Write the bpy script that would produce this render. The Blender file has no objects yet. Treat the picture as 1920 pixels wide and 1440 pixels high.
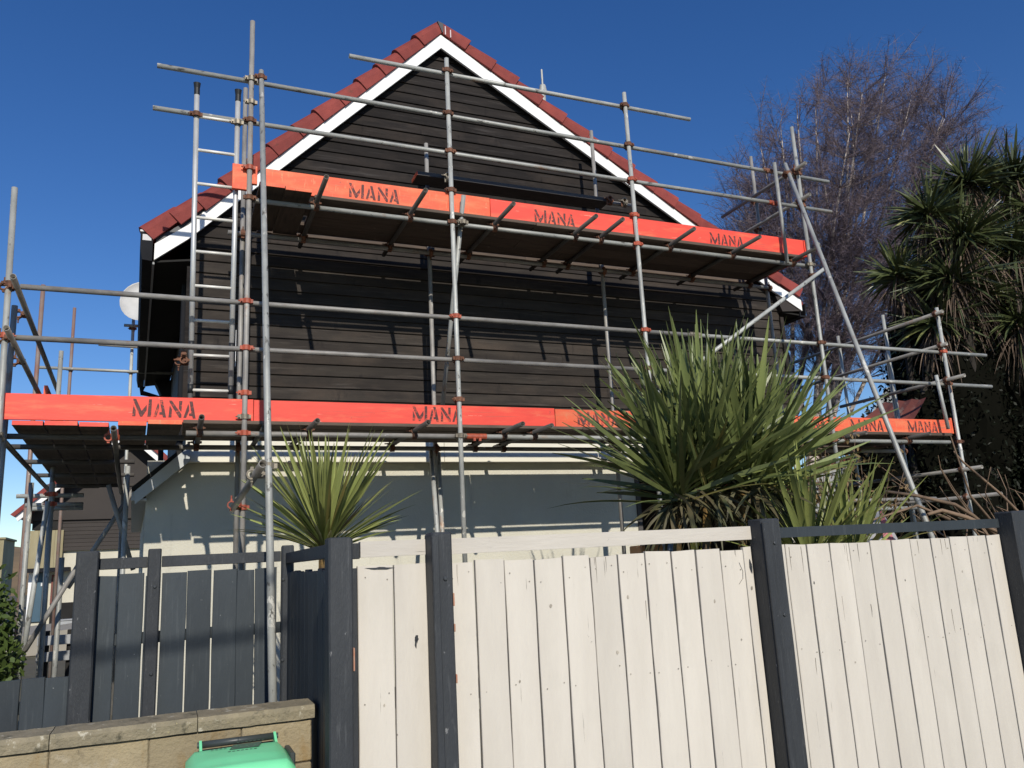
import bpy, bmesh, math, random
import numpy as np
from mathutils import Vector, Matrix
random.seed(7); rng = np.random.default_rng(7)
sc = bpy.context.scene
COL = sc.collection

# ---------------------------------------------------------------- camera
cam = bpy.data.cameras.new('camera'); cam.lens = 28.35; cam.sensor_width = 36.0; cam.clip_end = 3000
camo = bpy.data.objects.new('camera', cam); COL.objects.link(camo); sc.camera = camo
RT, DN, FW = Vector((0.9222, -0.3832, -0.0507)), Vector((0.0362, 0.2160, -0.9757)), Vector((0.3849, 0.8980, 0.2130))
FW.normalize(); RT = (RT - FW * RT.dot(FW)).normalized(); DN = FW.cross(RT)
camo.matrix_world = Matrix(((RT.x, -DN.x, -FW.x, 0.0), (RT.y, -DN.y, -FW.y, 0.0), (RT.z, -DN.z, -FW.z, 1.6), (0, 0, 0, 1)))
# ---------------------------------------------------------------- sky, sun, exposure
EL, AZK = math.radians(31.0), 0.09
w = bpy.data.worlds.new('World'); sc.world = w; w.use_nodes = True
nt = w.node_tree; bg = nt.nodes['Background']
sky = nt.nodes.new('ShaderNodeTexSky'); sky.sky_type = 'NISHITA'; sky.sun_disc = False
sky.sun_elevation = EL; sky.sun_rotation = math.pi + math.atan(AZK)
sky.altitude = 0; sky.air_density = 1.0; sky.dust_density = 0.0; sky.ozone_density = 3.5
hs = nt.nodes.new('ShaderNodeHueSaturation'); hs.inputs['Saturation'].default_value = 1.26; hs.inputs['Value'].default_value = 1.0; hs.inputs['Hue'].default_value = 0.512
nt.links.new(sky.outputs[0], hs.inputs['Color']); nt.links.new(hs.outputs[0], bg.inputs[0]); bg.inputs[1].default_value = 0.111
sun = bpy.data.lights.new('sun', 'SUN'); sun.energy = 4.2; sun.angle = math.radians(0.53); sun.color = (1.0, 0.935, 0.82)
suno = bpy.data.objects.new('sun', sun); COL.objects.link(suno); suno.location = (-2, -20, 14)
suno.rotation_euler = Vector((AZK, 1.0, -math.tan(EL) * math.hypot(1, AZK))).to_track_quat('-Z', 'Y').to_euler()
vs = sc.view_settings; vs.view_transform = 'Standard'; vs.look = 'None'; vs.gamma = 1.0; vs.exposure = 0.0; vs.use_curve_mapping = False

# ---------------------------------------------------------------- materials
def mk(name, c1, c2=None, scale=6.0, stretch=(1, 1, 1), rough=0.6, metal=0.0, bump=0.0, bscale=None, spots=(), rnd=0.08, spec=0.4, coord='Object', trans=0.0):
    m = bpy.data.materials.new(name); m.use_nodes = True
    n, l = m.node_tree.nodes, m.node_tree.links
    b = n['Principled BSDF']; b.inputs['Roughness'].default_value = rough; b.inputs['Metallic'].default_value = metal
    b.inputs['Specular IOR Level'].default_value = spec
    c2 = c2 or tuple(x * 0.75 for x in c1)
    tc = n.new('ShaderNodeTexCoord'); oi = n.new('ShaderNodeObjectInfo')
    mu = n.new('ShaderNodeMath'); mu.operation = 'MULTIPLY'; mu.inputs[1].default_value = 37.0; l.new(oi.outputs['Random'], mu.inputs[0])
    ad = n.new('ShaderNodeVectorMath'); ad.operation = 'ADD'; l.new(tc.outputs[coord], ad.inputs[0]); l.new(mu.outputs[0], ad.inputs[1])
    def noise(sc_, st, det=5.0, ro=0.6):
        mp = n.new('ShaderNodeVectorMath'); mp.operation = 'MULTIPLY'; mp.inputs[1].default_value = st; l.new(ad.outputs[0], mp.inputs[0])
        x = n.new('ShaderNodeTexNoise'); x.inputs['Scale'].default_value = sc_; x.inputs['Detail'].default_value = det; x.inputs['Roughness'].default_value = ro
        l.new(mp.outputs[0], x.inputs['Vector']); return x.outputs['Fac']
    def ramp(f, lo, hi):
        r = n.new('ShaderNodeMapRange'); r.inputs[1].default_value = lo; r.inputs[2].default_value = hi; l.new(f, r.inputs[0]); return r.outputs[0]
    def mix(f, a, c):
        x = n.new('ShaderNodeMix'); x.data_type = 'RGBA'
        if isinstance(f, float): x.inputs[0].default_value = f
        else: l.new(f, x.inputs[0])
        for i, v in ((6, a), (7, c)):
            if isinstance(v, tuple): x.inputs[i].default_value = (*v, 1)
            else: l.new(v, x.inputs[i])
        return x.outputs[2]
    f0 = noise(scale, stretch)
    col = mix(ramp(f0, 0.3, 0.7), c1, c2)
    for (sc_, st, lo, hi, c3) in spots:
        col = mix(ramp(noise(sc_, st, 6.0, 0.65), lo, hi), col, c3)
    hv = n.new('ShaderNodeHueSaturation'); l.new(col, hv.inputs['Color'])
    rr = n.new('ShaderNodeMapRange'); rr.inputs[3].default_value = 1 - rnd; rr.inputs[4].default_value = 1 + rnd; l.new(oi.outputs['Random'], rr.inputs[0]); l.new(rr.outputs[0], hv.inputs['Value'])
    l.new(hv.outputs[0], b.inputs['Base Color'])
    if bump:
        bp = n.new('ShaderNodeBump'); bp.inputs['Strength'].default_value = bump; bp.inputs['Distance'].default_value = 0.01
        l.new(noise(bscale or scale * 4, stretch, 8.0), bp.inputs['Height']); l.new(bp.outputs[0], b.inputs['Normal'])
    if trans:
        tr = n.new('ShaderNodeBsdfTranslucent'); l.new(hv.outputs[0], tr.inputs[0])
        ms = n.new('ShaderNodeMixShader'); ms.inputs[0].default_value = trans
        l.new(b.outputs[0], ms.inputs[1]); l.new(tr.outputs[0], ms.inputs[2]); l.new(ms.outputs[0], n['Material Output'].inputs[0])
    return m
M = {}
M['galv'] = mk('galvanised_steel', (0.46, 0.465, 0.435), (0.27, 0.275, 0.26), 7, (1, 1, .45), 0.5, 0.12, 0.2, 50, [(9, (1, 1, .6), .63, .66, (.68, .66, .60)), (3.5, (1, 1, .5), .61, .72, (.32, .17, .085)), (22, (1, 1, .5), .60, .66, (.12, .115, .105)), (3, (1, 1, .25), .60, .72, (.22, .22, .21))], .2)
M['galv_dull'] = mk('weathered_tube_steel', (0.34, 0.325, 0.30), (0.16, 0.15, 0.14), 9, (1, 1, .4), 0.55, 0.1, 0.15, 60, [(10, (1, 1, .5), .66, .72, (.6, .58, .54)), (8, (1, 1, .6), .62, .75, (.22, .10, .05))], .15)
M['galv_red'] = mk('red_oxide_tube', (0.26, 0.12, 0.09), (0.30, 0.27, 0.24), 8, (1, 1, .5), 0.55, 0.2, 0.1, 60, [(12, (1, 1, .6), .66, .7, (.7, .68, .64))])
M['alu'] = mk('ladder_aluminium', (0.58, 0.58, 0.57), (0.45, 0.45, 0.44), 12, (1, 1, .4), 0.38, 0.35, 0.05, 60, [(25, (1, 1, 1), .68, .74, (.75, .73, .68))], .03)
M['rung'] = mk('ladder_rung_aluminium', (0.72, 0.70, 0.64), (0.62, 0.60, 0.55), 20, (1, 1, 1), 0.45, 0.1)
M['tape'] = mk('black_tape', (0.02, 0.022, 0.025), None, 20, rough=0.5)
M['cpl_o'] = mk('orange_coupler_paint', (0.48, 0.095, 0.045), (0.26, 0.06, 0.035), 30, rough=0.55, bump=.2, bscale=90, spots=[(40, (1, 1, 1), .62, .7, (.10, .045, .03))], rnd=.2)
M['cpl_r'] = mk('rusted_coupler', (0.21, 0.085, 0.045), (0.09, 0.05, 0.035), 30, rough=0.75, metal=.2, bump=.3, bscale=90, rnd=.3)
M['cpl_g'] = mk('zinc_coupler', (0.30, 0.26, 0.20), (0.16, 0.14, 0.11), 30, rough=0.55, metal=.4, bump=.2, bscale=90, rnd=.2)
M['toe_red'] = mk('fluoro_red_plank_paint', (0.84, 0.080, 0.048), (0.74, 0.062, 0.04), 3, (1, 4, 4), 0.55, 0, .12, 20, [(2.2, (1, 5, 6), .52, .72, (.80, .155, .075)), (5, (.35, 12, 12), .60, .66, (.62, .085, .055)), (8, (.5, 6, 6), .665, .70, (.82, .40, .29)), (13, (1, 1, 1), .68, .71, (.34, .075, .05)), (1.6, (1, 1, 1), .60, .78, (.60, .07, .045))], .08)
M['toe_org'] = mk('worn_orange_plank_paint', (0.80, 0.135, 0.052), (0.70, 0.10, 0.05), 4, (1, 5, 5), 0.62, 0, .2, 20, [(2.5, (1, 4, 4), .48, .70, (.72, .20, .09)), (9, (4, 4, .8), .58, .70, (.62, .25, .12)), (6, (.4, 9, 9), .60, .67, (.50, .15, .085)), (12, (1, 1, 1), .66, .70, (.28, .09, .06)), (9, (.6, 5, 5), .66, .70, (.70, .40, .26))], .08)
M['stencil'] = mk('stencil_paint_worn', (0.085, 0.030, 0.030), (0.12, 0.045, 0.04), 12, rough=.7, spots=[(16, (1, 1, 1.5), .54, .62, (.60, .085, .05)), (50, (1, 1, 1), .60, .66, (.5, .10, .07))], rnd=.2)
M['deck'] = mk('scaffold_plank_timber', (0.125, 0.09, 0.066), (0.07, 0.052, 0.04), 4, (1, 8, 8), 0.8, 0, .3, 12, [(10, (1, 2, 2), .66, .74, (.32, .27, .21))], .22)
M['deck_d'] = mk('scaffold_plank_timber_depthwise', (0.11, 0.08, 0.058), (0.06, 0.045, 0.035), 4, (8, 1, 8), 0.8, 0, .3, 12, [(10, (2, 1, 2), .66, .74, (.32, .27, .21))], .22)
M['dkplank'] = mk('dark_stained_plank', (0.085, 0.078, 0.076), (0.055, 0.05, 0.048), 5, (1, 8, 8), .7, 0, .2, 20)
M['clad'] = mk('dark_stained_weatherboard', (0.032, 0.028, 0.0265), (0.018, 0.0165, 0.0165), 2.0, (.8, 1, 6), .85, 0, .25, 14, [(.9, (1, 1, 1.6), .50, .80, (.060, .048, .041)), (5, (.35, 1, 7), .56, .72, (.055, .050, .048)), (3, (2.2, 1, .6), .62, .74, (.014, .013, .014)), (40, (1, 1, 1), .78, .80, (.3, .3, .28))], .16, .04)
M['clad_paler'] = mk('paler_stained_weatherboard', (0.050, 0.0435, 0.038), (0.031, 0.027, 0.0255), 2.0, (.8, 1, 6), .85, 0, .25, 14, [(.9, (1, 1, 1.6), .50, .80, (.080, .062, .050)), (5, (.35, 1, 7), .56, .72, (.078, .068, .060)), (3, (2.2, 1, .6), .62, .74, (.022, .020, .020)), (40, (1, 1, 1), .78, .80, (.3, .3, .28))], .16, .04)  # lighter, browner copy of the cladding for the lower boards
M['galv_shaded'] = mk('shade_toned_tube', (0.13, 0.12, 0.11), (0.07, 0.065, 0.06), 10, (1, 1, .3), 0.6, 0.1, 0.15, 60, [(8, (1, 1, .6), .66, .78, (.16, .08, .045))], .15)  # base darkened to stand for unlit tube undersides; rust patches are its own
M['render'] = mk('cream_plaster_wall', (0.62, 0.595, 0.505), (0.54, 0.52, 0.44), 1.6, rough=.85, bump=.55, bscale=45, rnd=.01, spec=.15, spots=[(2.2, (2.5, 1, .35), .60, .76, (.45, .43, .37)), (9, (1, 1, 1), .70, .78, (.46, .44, .38))])
M['creamwood'] = mk('cream_painted_band', (0.77, 0.735, 0.615), (0.70, 0.67, 0.56), 3, (1, 1, 4), .6, 0, .1, 30, rnd=.02)
M['white'] = mk('white_barge_paint', (0.86, 0.86, 0.85), (0.80, 0.80, 0.79), 3, rough=.5, rnd=.01)
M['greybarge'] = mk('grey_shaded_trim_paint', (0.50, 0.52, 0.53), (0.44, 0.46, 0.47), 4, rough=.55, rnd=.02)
M['tile'] = mk('red_concrete_tile', (0.27, 0.055, 0.045), (0.19, 0.038, 0.034), 6, rough=.75, bump=.35, bscale=70, spots=[(9, (1, 1, 1), .60, .74, (.145, .045, .036)), (5, (1, 1, 1), .70, .8, (.16, .10, .05))], rnd=.14, spec=.25)
M['flash'] = mk('dark_grey_flashing', (0.045, 0.048, 0.055), None, 6, rough=.5)
M['gutter'] = mk('charcoal_gutter', (0.020, 0.021, 0.025), None, 4, rough=.75, spec=.08)
M['soffit'] = mk('charcoal_soffit', (0.030, 0.029, 0.028), None, 3, rough=.85, spec=.08)
M['rim'] = mk('pale_gutter_rim', (0.5, 0.5, 0.52), None, 5, rough=.4)
M['fcream'] = mk('cream_fence_paint', (0.605, 0.562, 0.492), (0.545, 0.503, 0.438), 3, (3, 3, .5), .65, 0, .3, 16,
    [(7, (11, 11, .30), .685, .715, (.22, .20, .17)), (3.2, (1, 1, .6), .55, .80, (.52, .485, .42)), (11, (1, 1, .8), .725, .745, (.20, .18, .15)), (2.2, (4, 4, .25), .60, .72, (.56, .52, .455))], .06, .25)
M['frail'] = mk('greyed_cream_rail_paint', (0.545, 0.505, 0.445), (0.48, 0.445, 0.39), 3, (.5, 3, 3), .7, 0, .3, 16, [(8, (.35, 10, 10), .66, .70, (.26, .24, .21)), (10, (1, 1, 1), .70, .74, (.22, .2, .18))], .04, .2)
M['fslate'] = mk('slate_fence_paint', (0.042, 0.052, 0.060), (0.034, 0.042, 0.049), 3, (2, 2, .6), .5, 0, .2, 18, [(10, (6, 6, .3), .56, .72, (.060, .070, .077)), (40, (1, 1, 1), .69, .73, (.20, .21, .21)), (12, (6, 6, .3), .68, .73, (.02, .024, .028))], .14, .3)
M['fpost'] = mk('dark_post_paint', (0.040, 0.044, 0.049), (0.028, 0.031, 0.035), 4, (2, 2, .5), .58, 0, .35, 70, [(12, (6, 6, .35), .58, .70, (.062, .066, .070)), (12, (6, 6, .35), .30, .22, (.018, .020, .023)), (26, (1, 1, .6), .67, .71, (.20, .20, .20)), (4, (1.4, 1.4, .5), .62, .72, (.078, .080, .083))], .10, .3)
M['crack'] = mk('open_timber_crack', (0.17, 0.15, 0.125), None, 30, rough=.9, rnd=.3)
M['knot'] = mk('bleeding_knot', (0.40, 0.36, 0.30), (0.28, 0.25, 0.20), 40, rough=.8, rnd=.25)
M['nail'] = mk('painted_over_nail', (0.36, 0.33, 0.28), (0.20, 0.18, 0.15), 60, rough=.7, rnd=.3)
M['fraw'] = mk('bare_timber_chip', (0.5, 0.16, 0.09), (0.45, 0.30, 0.20), 20, rough=.8)
M['bolt'] = mk('painted_bolt', (0.06, 0.065, 0.07), None, 20, rough=.4, metal=.3)
M['block'] = mk('concrete_block', (0.36, 0.295, 0.185), (0.26, 0.215, 0.14), 3, rough=.95, bump=.9, bscale=60, spots=[(2.5, (1, 1, 1), .52, .70, (.42, .36, .26)), (5, (1, 1, .4), .56, .70, (.27, .185, .085)), (2.0, (1, 1, 1), .60, .70, (.48, .43, .34)), (9, (1, 1, .5), .66, .74, (.15, .125, .085))], rnd=.14, spec=.15)
M['cope'] = mk('lichen_concrete_coping', (0.33, 0.28, 0.19), (0.21, 0.185, 0.13), 10, rough=.95, bump=1.0, bscale=60, spots=[(14, (1, 1, 1), .60, .66, (.50, .46, .36)), (9, (1, 1, 1), .58, .68, (.10, .092, .065)), (30, (1, 1, 1), .64, .70, (.42, .36, .2))], rnd=.06, spec=.1)
M['mortar'] = mk('mortar', (0.13, 0.11, 0.08), None, 20, rough=.95)
M['bin'] = mk('green_bin_plastic', (0.22, 0.78, 0.40), (0.19, 0.70, 0.35), 5, rough=.42, spots=[(30, (1, 1, 1), .70, .76, (.10, .45, .22)), (4, (1, 1, 1), .6, .8, (.18, .64, .34))], bump=.06, bscale=50, rnd=.0)
M['bingrey'] = mk('dark_bin_plastic', (0.055, 0.065, 0.065), None, 12, rough=.4, spots=[(60, (1, 1, 1), .72, .76, (.25, .26, .25))])
M['ground'] = mk('yard_ground', (0.115, 0.10, 0.07), (0.075, 0.07, 0.045), .8, rough=.95, bump=.6, bscale=12, spots=[(3, (1, 1, 1), .55, .7, (.10, .11, .05))], rnd=0)
M['asph'] = mk('asphalt', (0.055, 0.055, 0.056), (0.04, 0.04, 0.041), 8, rough=.9, bump=.5, bscale=120, rnd=0)
M['conc'] = mk('concrete', (0.34, 0.31, 0.26), (0.26, 0.24, 0.20), 1.5, rough=.9, bump=.3, bscale=40, rnd=.05)
M['leafA'] = mk('cordyline_leaf', (0.300, 0.325, 0.105), (0.200, 0.235, 0.075), 3, (6, 6, .6), .38, 0, .1, 20, [(2.5, (4, 4, .7), .62, .8, (.40, .37, .14))], .38, .5, trans=.12)
M['leafB'] = mk('cordyline_leaf_deep_green', (0.215, 0.250, 0.085), (0.130, 0.165, 0.055), 3, (6, 6, .6), .36, 0, .1, 20, [(2.5, (4, 4, .7), .68, .85, (.33, .32, .11))], .42, .5, trans=.12)
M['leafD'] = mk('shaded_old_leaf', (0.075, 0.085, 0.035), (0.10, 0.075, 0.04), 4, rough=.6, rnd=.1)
M['leafY'] = mk('yellowing_leaf', (0.36, 0.30, 0.10), (0.22, 0.20, 0.06), 3, (6, 6, .6), .5, 0, rnd=.25, trans=.1)
M['cab'] = mk('cabbage_tree_leaf', (0.095, 0.115, 0.042), (0.036, 0.048, 0.020), 2.5, (1, 1, 1), .4, 0, 0, None, [(1.7, (1, 1, 1), .6, .72, (.36, .34, .11))], .2, .5)
M['dead'] = mk('dead_leaf_skirt', (0.17, 0.12, 0.085), (0.085, 0.06, 0.045), 3, rough=.8, rnd=.15)
M['trunk'] = mk('cabbage_trunk_bark', (0.05, 0.042, 0.034), (0.024, 0.02, 0.017), 8, (1, 1, .6), .95, 0, .8, 20)
M['ctrunk'] = mk('cordyline_stem', (0.30, 0.18, 0.05), (0.05, 0.038, 0.026), 9, (1, 1, 2.2), .85, 0, .8, 30, rnd=.1)
M['hedge'] = mk('dark_hedge_leaf', (0.016, 0.020, 0.010), (0.008, 0.010, 0.006), .9, (1, 1, 1), .5, 0, 0, None, [(3.2, (1, 1, 1), .68, .80, (.042, .048, .020))], .0, .15)  # near-black green is the leaf's own colour
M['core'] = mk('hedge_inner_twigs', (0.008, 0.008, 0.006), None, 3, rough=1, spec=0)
M['shrub'] = mk('green_shrub_leaf', (0.10, 0.145, 0.035), (0.055, 0.085, 0.02), 5, rough=.45, rnd=.1, trans=.15)
M['birchbark'] = mk('birch_bark', (0.70, 0.63, 0.56), (0.34, 0.27, 0.23), 3, (1, 1, 1.5), .8, 0, .4, 12, [(3.5, (1, 1, 2), .48, .56, (.10, .075, .07))], 0)
M['birchdark'] = mk('birch_branch', (0.16, 0.12, 0.12), (0.08, 0.06, 0.065), 2, rough=.8, spots=[(1.2, (1, 1, 1), .60, .68, (.40, .35, .32))], rnd=0)
M['birchtwig'] = mk('birch_twig', (0.205, 0.160, 0.185), (0.115, 0.09, 0.115), .8, rough=.75, rnd=0, spec=.3)
M['stick'] = mk('bare_stick_bark', (0.24, 0.16, 0.10), (0.13, 0.088, 0.06), 8, (1, 1, 1), .8, 0, .3, 40, rnd=.2)
M['dryleaf'] = mk('dry_brown_leaf', (0.25, 0.17, 0.07), (0.13, 0.09, 0.04), 10, rough=.7, rnd=0, trans=.1)
M['ncream'] = mk('neighbour_cream_wall', (0.66, 0.62, 0.50), None, 1, rough=.7, rnd=.0)
M['ndark'] = mk('neighbour_dark_cladding', (0.040, 0.032, 0.028), None, 1, rough=.7, rnd=.1)
M['nwood'] = mk('weathered_ply_panel', (0.36, 0.32, 0.20), (0.24, 0.20, 0.11), 1.2, (2, 1, .5), .8, 0, rnd=.08)
M['blue'] = mk('blue_door_paint', (0.055, 0.115, 0.165), None, 1, rough=.5, rnd=0)
M['glass'] = mk('window_glass', (0.03, 0.035, 0.04), None, 1, rough=.08, spec=.6, rnd=0)
M['hill'] = mk('dry_hillside', (0.30, 0.205, 0.115), (0.19, 0.14, 0.085), .06, rough=1, spots=[(.15, (1, 1, 1), .58, .66, (.12, .11, .06))], rnd=0, spec=.1)
M['shedgrey'] = mk('grey_shed_wall', (0.36, 0.37, 0.38), None, 2, rough=.7, rnd=.04)
M['redsheet'] = mk('red_brown_roof_sheet', (0.20, 0.055, 0.04), (0.12, 0.05, 0.04), 3, rough=.6, spots=[(4, (1, 1, 1), .6, .7, (.30, .24, .2))], rnd=0)
M['orange'] = mk('orange_crate_plastic', (0.72, 0.30, 0.10), None, 6, rough=.5, rnd=0)
M['yellow'] = mk('yellow_tape_plastic', (0.72, 0.70, 0.10), None, 6, rough=.5, rnd=0)
M['paleblue'] = mk('pale_blue_plastic', (0.30, 0.37, 0.42), None, 6, rough=.5, rnd=0)
M['dish'] = mk('satellite_dish_paint', (0.56, 0.57, 0.56), None, 4, rough=.5, rnd=0)
M['cable'] = mk('black_cable', (0.02, 0.02, 0.02), None, 4, rough=.6)
M['towelg'] = mk('grey_towel', (0.40, 0.39, 0.40), (0.30, 0.29, 0.30), 30, rough=.95, rnd=0)
M['towelp'] = mk('pink_towel_stripe', (0.62, 0.23, 0.25), None, 30, rough=.95, rnd=0)
M['toweld'] = mk('dark_towel_stripe', (0.07, 0.065, 0.07), None, 30, rough=.95, rnd=0)
M['sticker'] = mk('bin_print', (0.085, 0.16, 0.11), (0.07, 0.12, 0.085), 40, rough=.6, rnd=0, spots=[(60, (1, 1, 1), .6, .66, (.13, .58, .27))])
M['paintw'] = mk('white_paint_drip', (.75, .62, .62), None, 20, rough=.6, rnd=0)
M['label'] = mk('white_label', (.75, .75, .75), None, 20, rough=.5, rnd=0)

# ---------------------------------------------------------------- mesh helpers
def link(o, parent=None):
    COL.objects.link(o)
    if parent is not None: o.parent = parent
    return o
def tag(o, label=None, cat=None, group=None, kind=None):
    for k, v in (('label', label), ('category', cat), ('group', group), ('kind', kind)):
        if v: o[k] = v
    return o
def thing(name, label, cat, group=None, loc=(0, 0, 0)):
    o = bpy.data.objects.new(name, None); o.location = loc; o.empty_display_size = .2; link(o)
    return tag(o, label, cat, group)
def mesh(name, v, f, mat, smooth=False):
    me = bpy.data.meshes.new(name); me.from_pydata([tuple(x) for x in v], [], [tuple(x) for x in f]); me.update()
    me.materials.append(M[mat] if isinstance(mat, str) else mat)
    if smooth: me.polygons.foreach_set('use_smooth', [True] * len(me.polygons))
    return me
def obj(name, v, f, mat, parent=None, smooth=False):
    return link(bpy.data.objects.new(name, mesh(name, v, f, mat, smooth)), parent)
def inst(name, me, parent=None, mw=None):
    o = bpy.data.objects.new(name, me)
    if mw is not None: o.matrix_world = mw
    link(o, parent)
    if mw is not None and parent is not None: o.matrix_parent_inverse = Matrix.Identity(4)
    return o
class MB:
    def __init__(s): s.v, s.f = [], []
    def add(s, v, f):
        n = len(s.v); s.v += [tuple(x) for x in v]; s.f += [tuple(i + n for i in q) for q in f]; return s
    def box(s, x0, x1, y0, y1, z0, z1):
        return s.hexa([(x0, y0, z0), (x1, y0, z0), (x1, y1, z0), (x0, y1, z0), (x0, y0, z1), (x1, y0, z1), (x1, y1, z1), (x0, y1, z1)])
    def hexa(s, p): return s.add(p, [(0, 3, 2, 1), (4, 5, 6, 7), (0, 1, 5, 4), (1, 2, 6, 5), (2, 3, 7, 6), (3, 0, 4, 7)])
    def prism(s, poly, d):     # poly: 3-D points, extruded along d
        n = len(poly); d = Vector(d)
        v = [tuple(p) for p in poly] + [tuple(Vector(p) + d) for p in poly]
        f = [tuple(range(n))[::-1], tuple(range(n, 2 * n))] + [(i, (i + 1) % n, n + (i + 1) % n, n + i) for i in range(n)]
        return s.add(v, f)
    def tube(s, pts, r, k=8, cap=True):
        pts = [Vector(p) for p in pts]; rs = r if isinstance(r, (list, tuple)) else [r] * len(pts)
        v, f = [], []
        for i, p in enumerate(pts):
            t = (pts[min(i + 1, len(pts) - 1)] - pts[max(i - 1, 0)]).normalized()
            a = t.orthogonal().normalized() if i == 0 else (a - t * a.dot(t)).normalized()
            b = t.cross(a)
            for j in range(k):
                an = 2 * math.pi * j / k; v.append(p + (a * math.cos(an) + b * math.sin(an)) * rs[i])
        for i in range(len(pts) - 1):
            for j in range(k):
                f.append((i * k + j, i * k + (j + 1) % k, (i + 1) * k + (j + 1) % k, (i + 1) * k + j))
        if cap: f += [tuple(range(k))[::-1], tuple(range((len(pts) - 1) * k, len(pts) * k))]
        return s.add(v, f)
    def build(s, name, mat, parent=None, smooth=False): return obj(name, s.v, s.f, mat, parent, smooth)
def bbox(name, x0, x1, y0, y1, z0, z1, mat, parent=None, bev=.004, jit=0.0):
    """bevelled box, origin at its centre"""
    c = Vector(((x0 + x1) / 2, (y0 + y1) / 2, (z0 + z1) / 2)); h = ((x1 - x0) / 2, (y1 - y0) / 2, (z1 - z0) / 2)
    bm = bmesh.new(); bmesh.ops.create_cube(bm, size=2)
    for v in bm.verts:
        v.co = Vector((v.co.x * h[0], v.co.y * h[1], v.co.z * h[2])) + Vector([random.uniform(-jit, jit) for _ in range(3)])
    if bev: bmesh.ops.bevel(bm, geom=list(bm.edges), offset=bev, segments=1, affect='EDGES')
    me = bpy.data.meshes.new(name); bm.to_mesh(me); bm.free(); me.materials.append(M[mat])
    o = bpy.data.objects.new(name, me); o.location = c; return link(o, parent)
def steel(name, p0, p1, parent, mat='galv', r=.0242):
    """hollow scaffold tube from p0 to p1 with open ends"""
    p0, p1 = Vector(p0), Vector(p1); L = (p1 - p0).length; k = 14; ri = r - .004; v, f = [], []
    for (rad, z) in ((r, 0), (r, L), (ri, 0), (ri, L)):
        v += [(rad * math.cos(2 * math.pi * j / k), rad * math.sin(2 * math.pi * j / k), z) for j in range(k)]
    for j in range(k):
        n = (j + 1) % k
        f += [(j, n, k + n, k + j), (2 * k + n, 2 * k + j, 3 * k + j, 3 * k + n), (n, j, 2 * k + j, 2 * k + n), (k + j, k + n, 3 * k + n, 3 * k + j)]
    me = mesh(name, v, f, mat)
    for i, p in enumerate(me.polygons): p.use_smooth = (i % 4 < 2)
    q = (p1 - p0).to_track_quat('Z', 'Y')
    return inst(name, me, parent, Matrix.Translation(p0) @ q.to_matrix().to_4x4())
# coupler: one ring round local Z, one round local X set back along +Y, lugs and bolts
def coupler_mesh(mat):
    b = MB(); k = 10
    def ring(axis, c, ro, ri, hh):
        v = []
        for (rad, z) in ((ro, -hh), (ro, hh), (ri, hh), (ri, -hh)):
            for j in range(k):
                a = 2 * math.pi * j / k; x, y = rad * math.cos(a), rad * math.sin(a)
                v.append((x + c[0], y + c[1], z + c[2]) if axis == 'z' else (z + c[0], x + c[1], y + c[2]))
        b.add(v, [(q * k + j, q * k + (j + 1) % k, ((q + 1) % 4) * k + (j + 1) % k, ((q + 1) % 4) * k + j) for q in range(4) for j in range(k)])
    ring('z', (0, 0, 0), .0365, .0246, .023); ring('x', (0, .0505, 0), .0365, .0246, .023)
    b.box(-.062, -.032, -.016, .014, -.019, .019); b.box(.032, .054, -.012, .012, -.017, .017); b.box(-.056, -.042, -.030, .026, -.010, .010)
    b.box(-.016, .016, .040, .060, .030, .050); b.box(-.013, .013, .042, .058, -.052, -.030)
    b.tube([(-.078, -.004, 0), (-.05, -.004, 0)], .0065, 6); b.tube([(0, .05, -.052), (0, .05, -.082)], .0065, 6)
    return mesh('coupler', b.v, b.f, mat)
CPL = [coupler_mesh('cpl_o'), coupler_mesh('cpl_r'), coupler_mesh('cpl_g'), coupler_mesh('cpl_r')]
ROT_STD = Matrix.Identity(3)                                       # standard (Z) with a rail (X) behind it
ROT_TRN = Matrix(((0, 0, 1), (1, 0, 0), (0, 1, 0)))               # ledger (X) with a transom (Y) on top
ROT_SIDE = Matrix(((0, -1, 0), (1, 0, 0), (0, 0, 1)))             # standard (Z) with a rail (Y) on its left
def coupler(p, parent, which=None, rot=ROT_STD, spin=True):
    m = CPL[which if which is not None else random.choice((0, 1, 1, 2, 3))]
    r = rot.to_4x4()
    if spin and random.random() < .4: r = r @ Matrix.Diagonal((-1, 1, -1, 1))
    return inst('coupler', m, parent, Matrix.Translation(p) @ r)
def sleeve(p0, p1, parent, mat='cpl_o'):
    b = MB().tube([p0, p1], .031, 10); a = (Vector(p0) + Vector(p1)) / 2
    for t in (-.03, .03): b.box(a.x + t - .012, a.x + t + .012, a.y - .045, a.y - .02, a.z - .05, a.z - .02)
    return b.build('sleeve_coupler', mat, parent)
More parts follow.
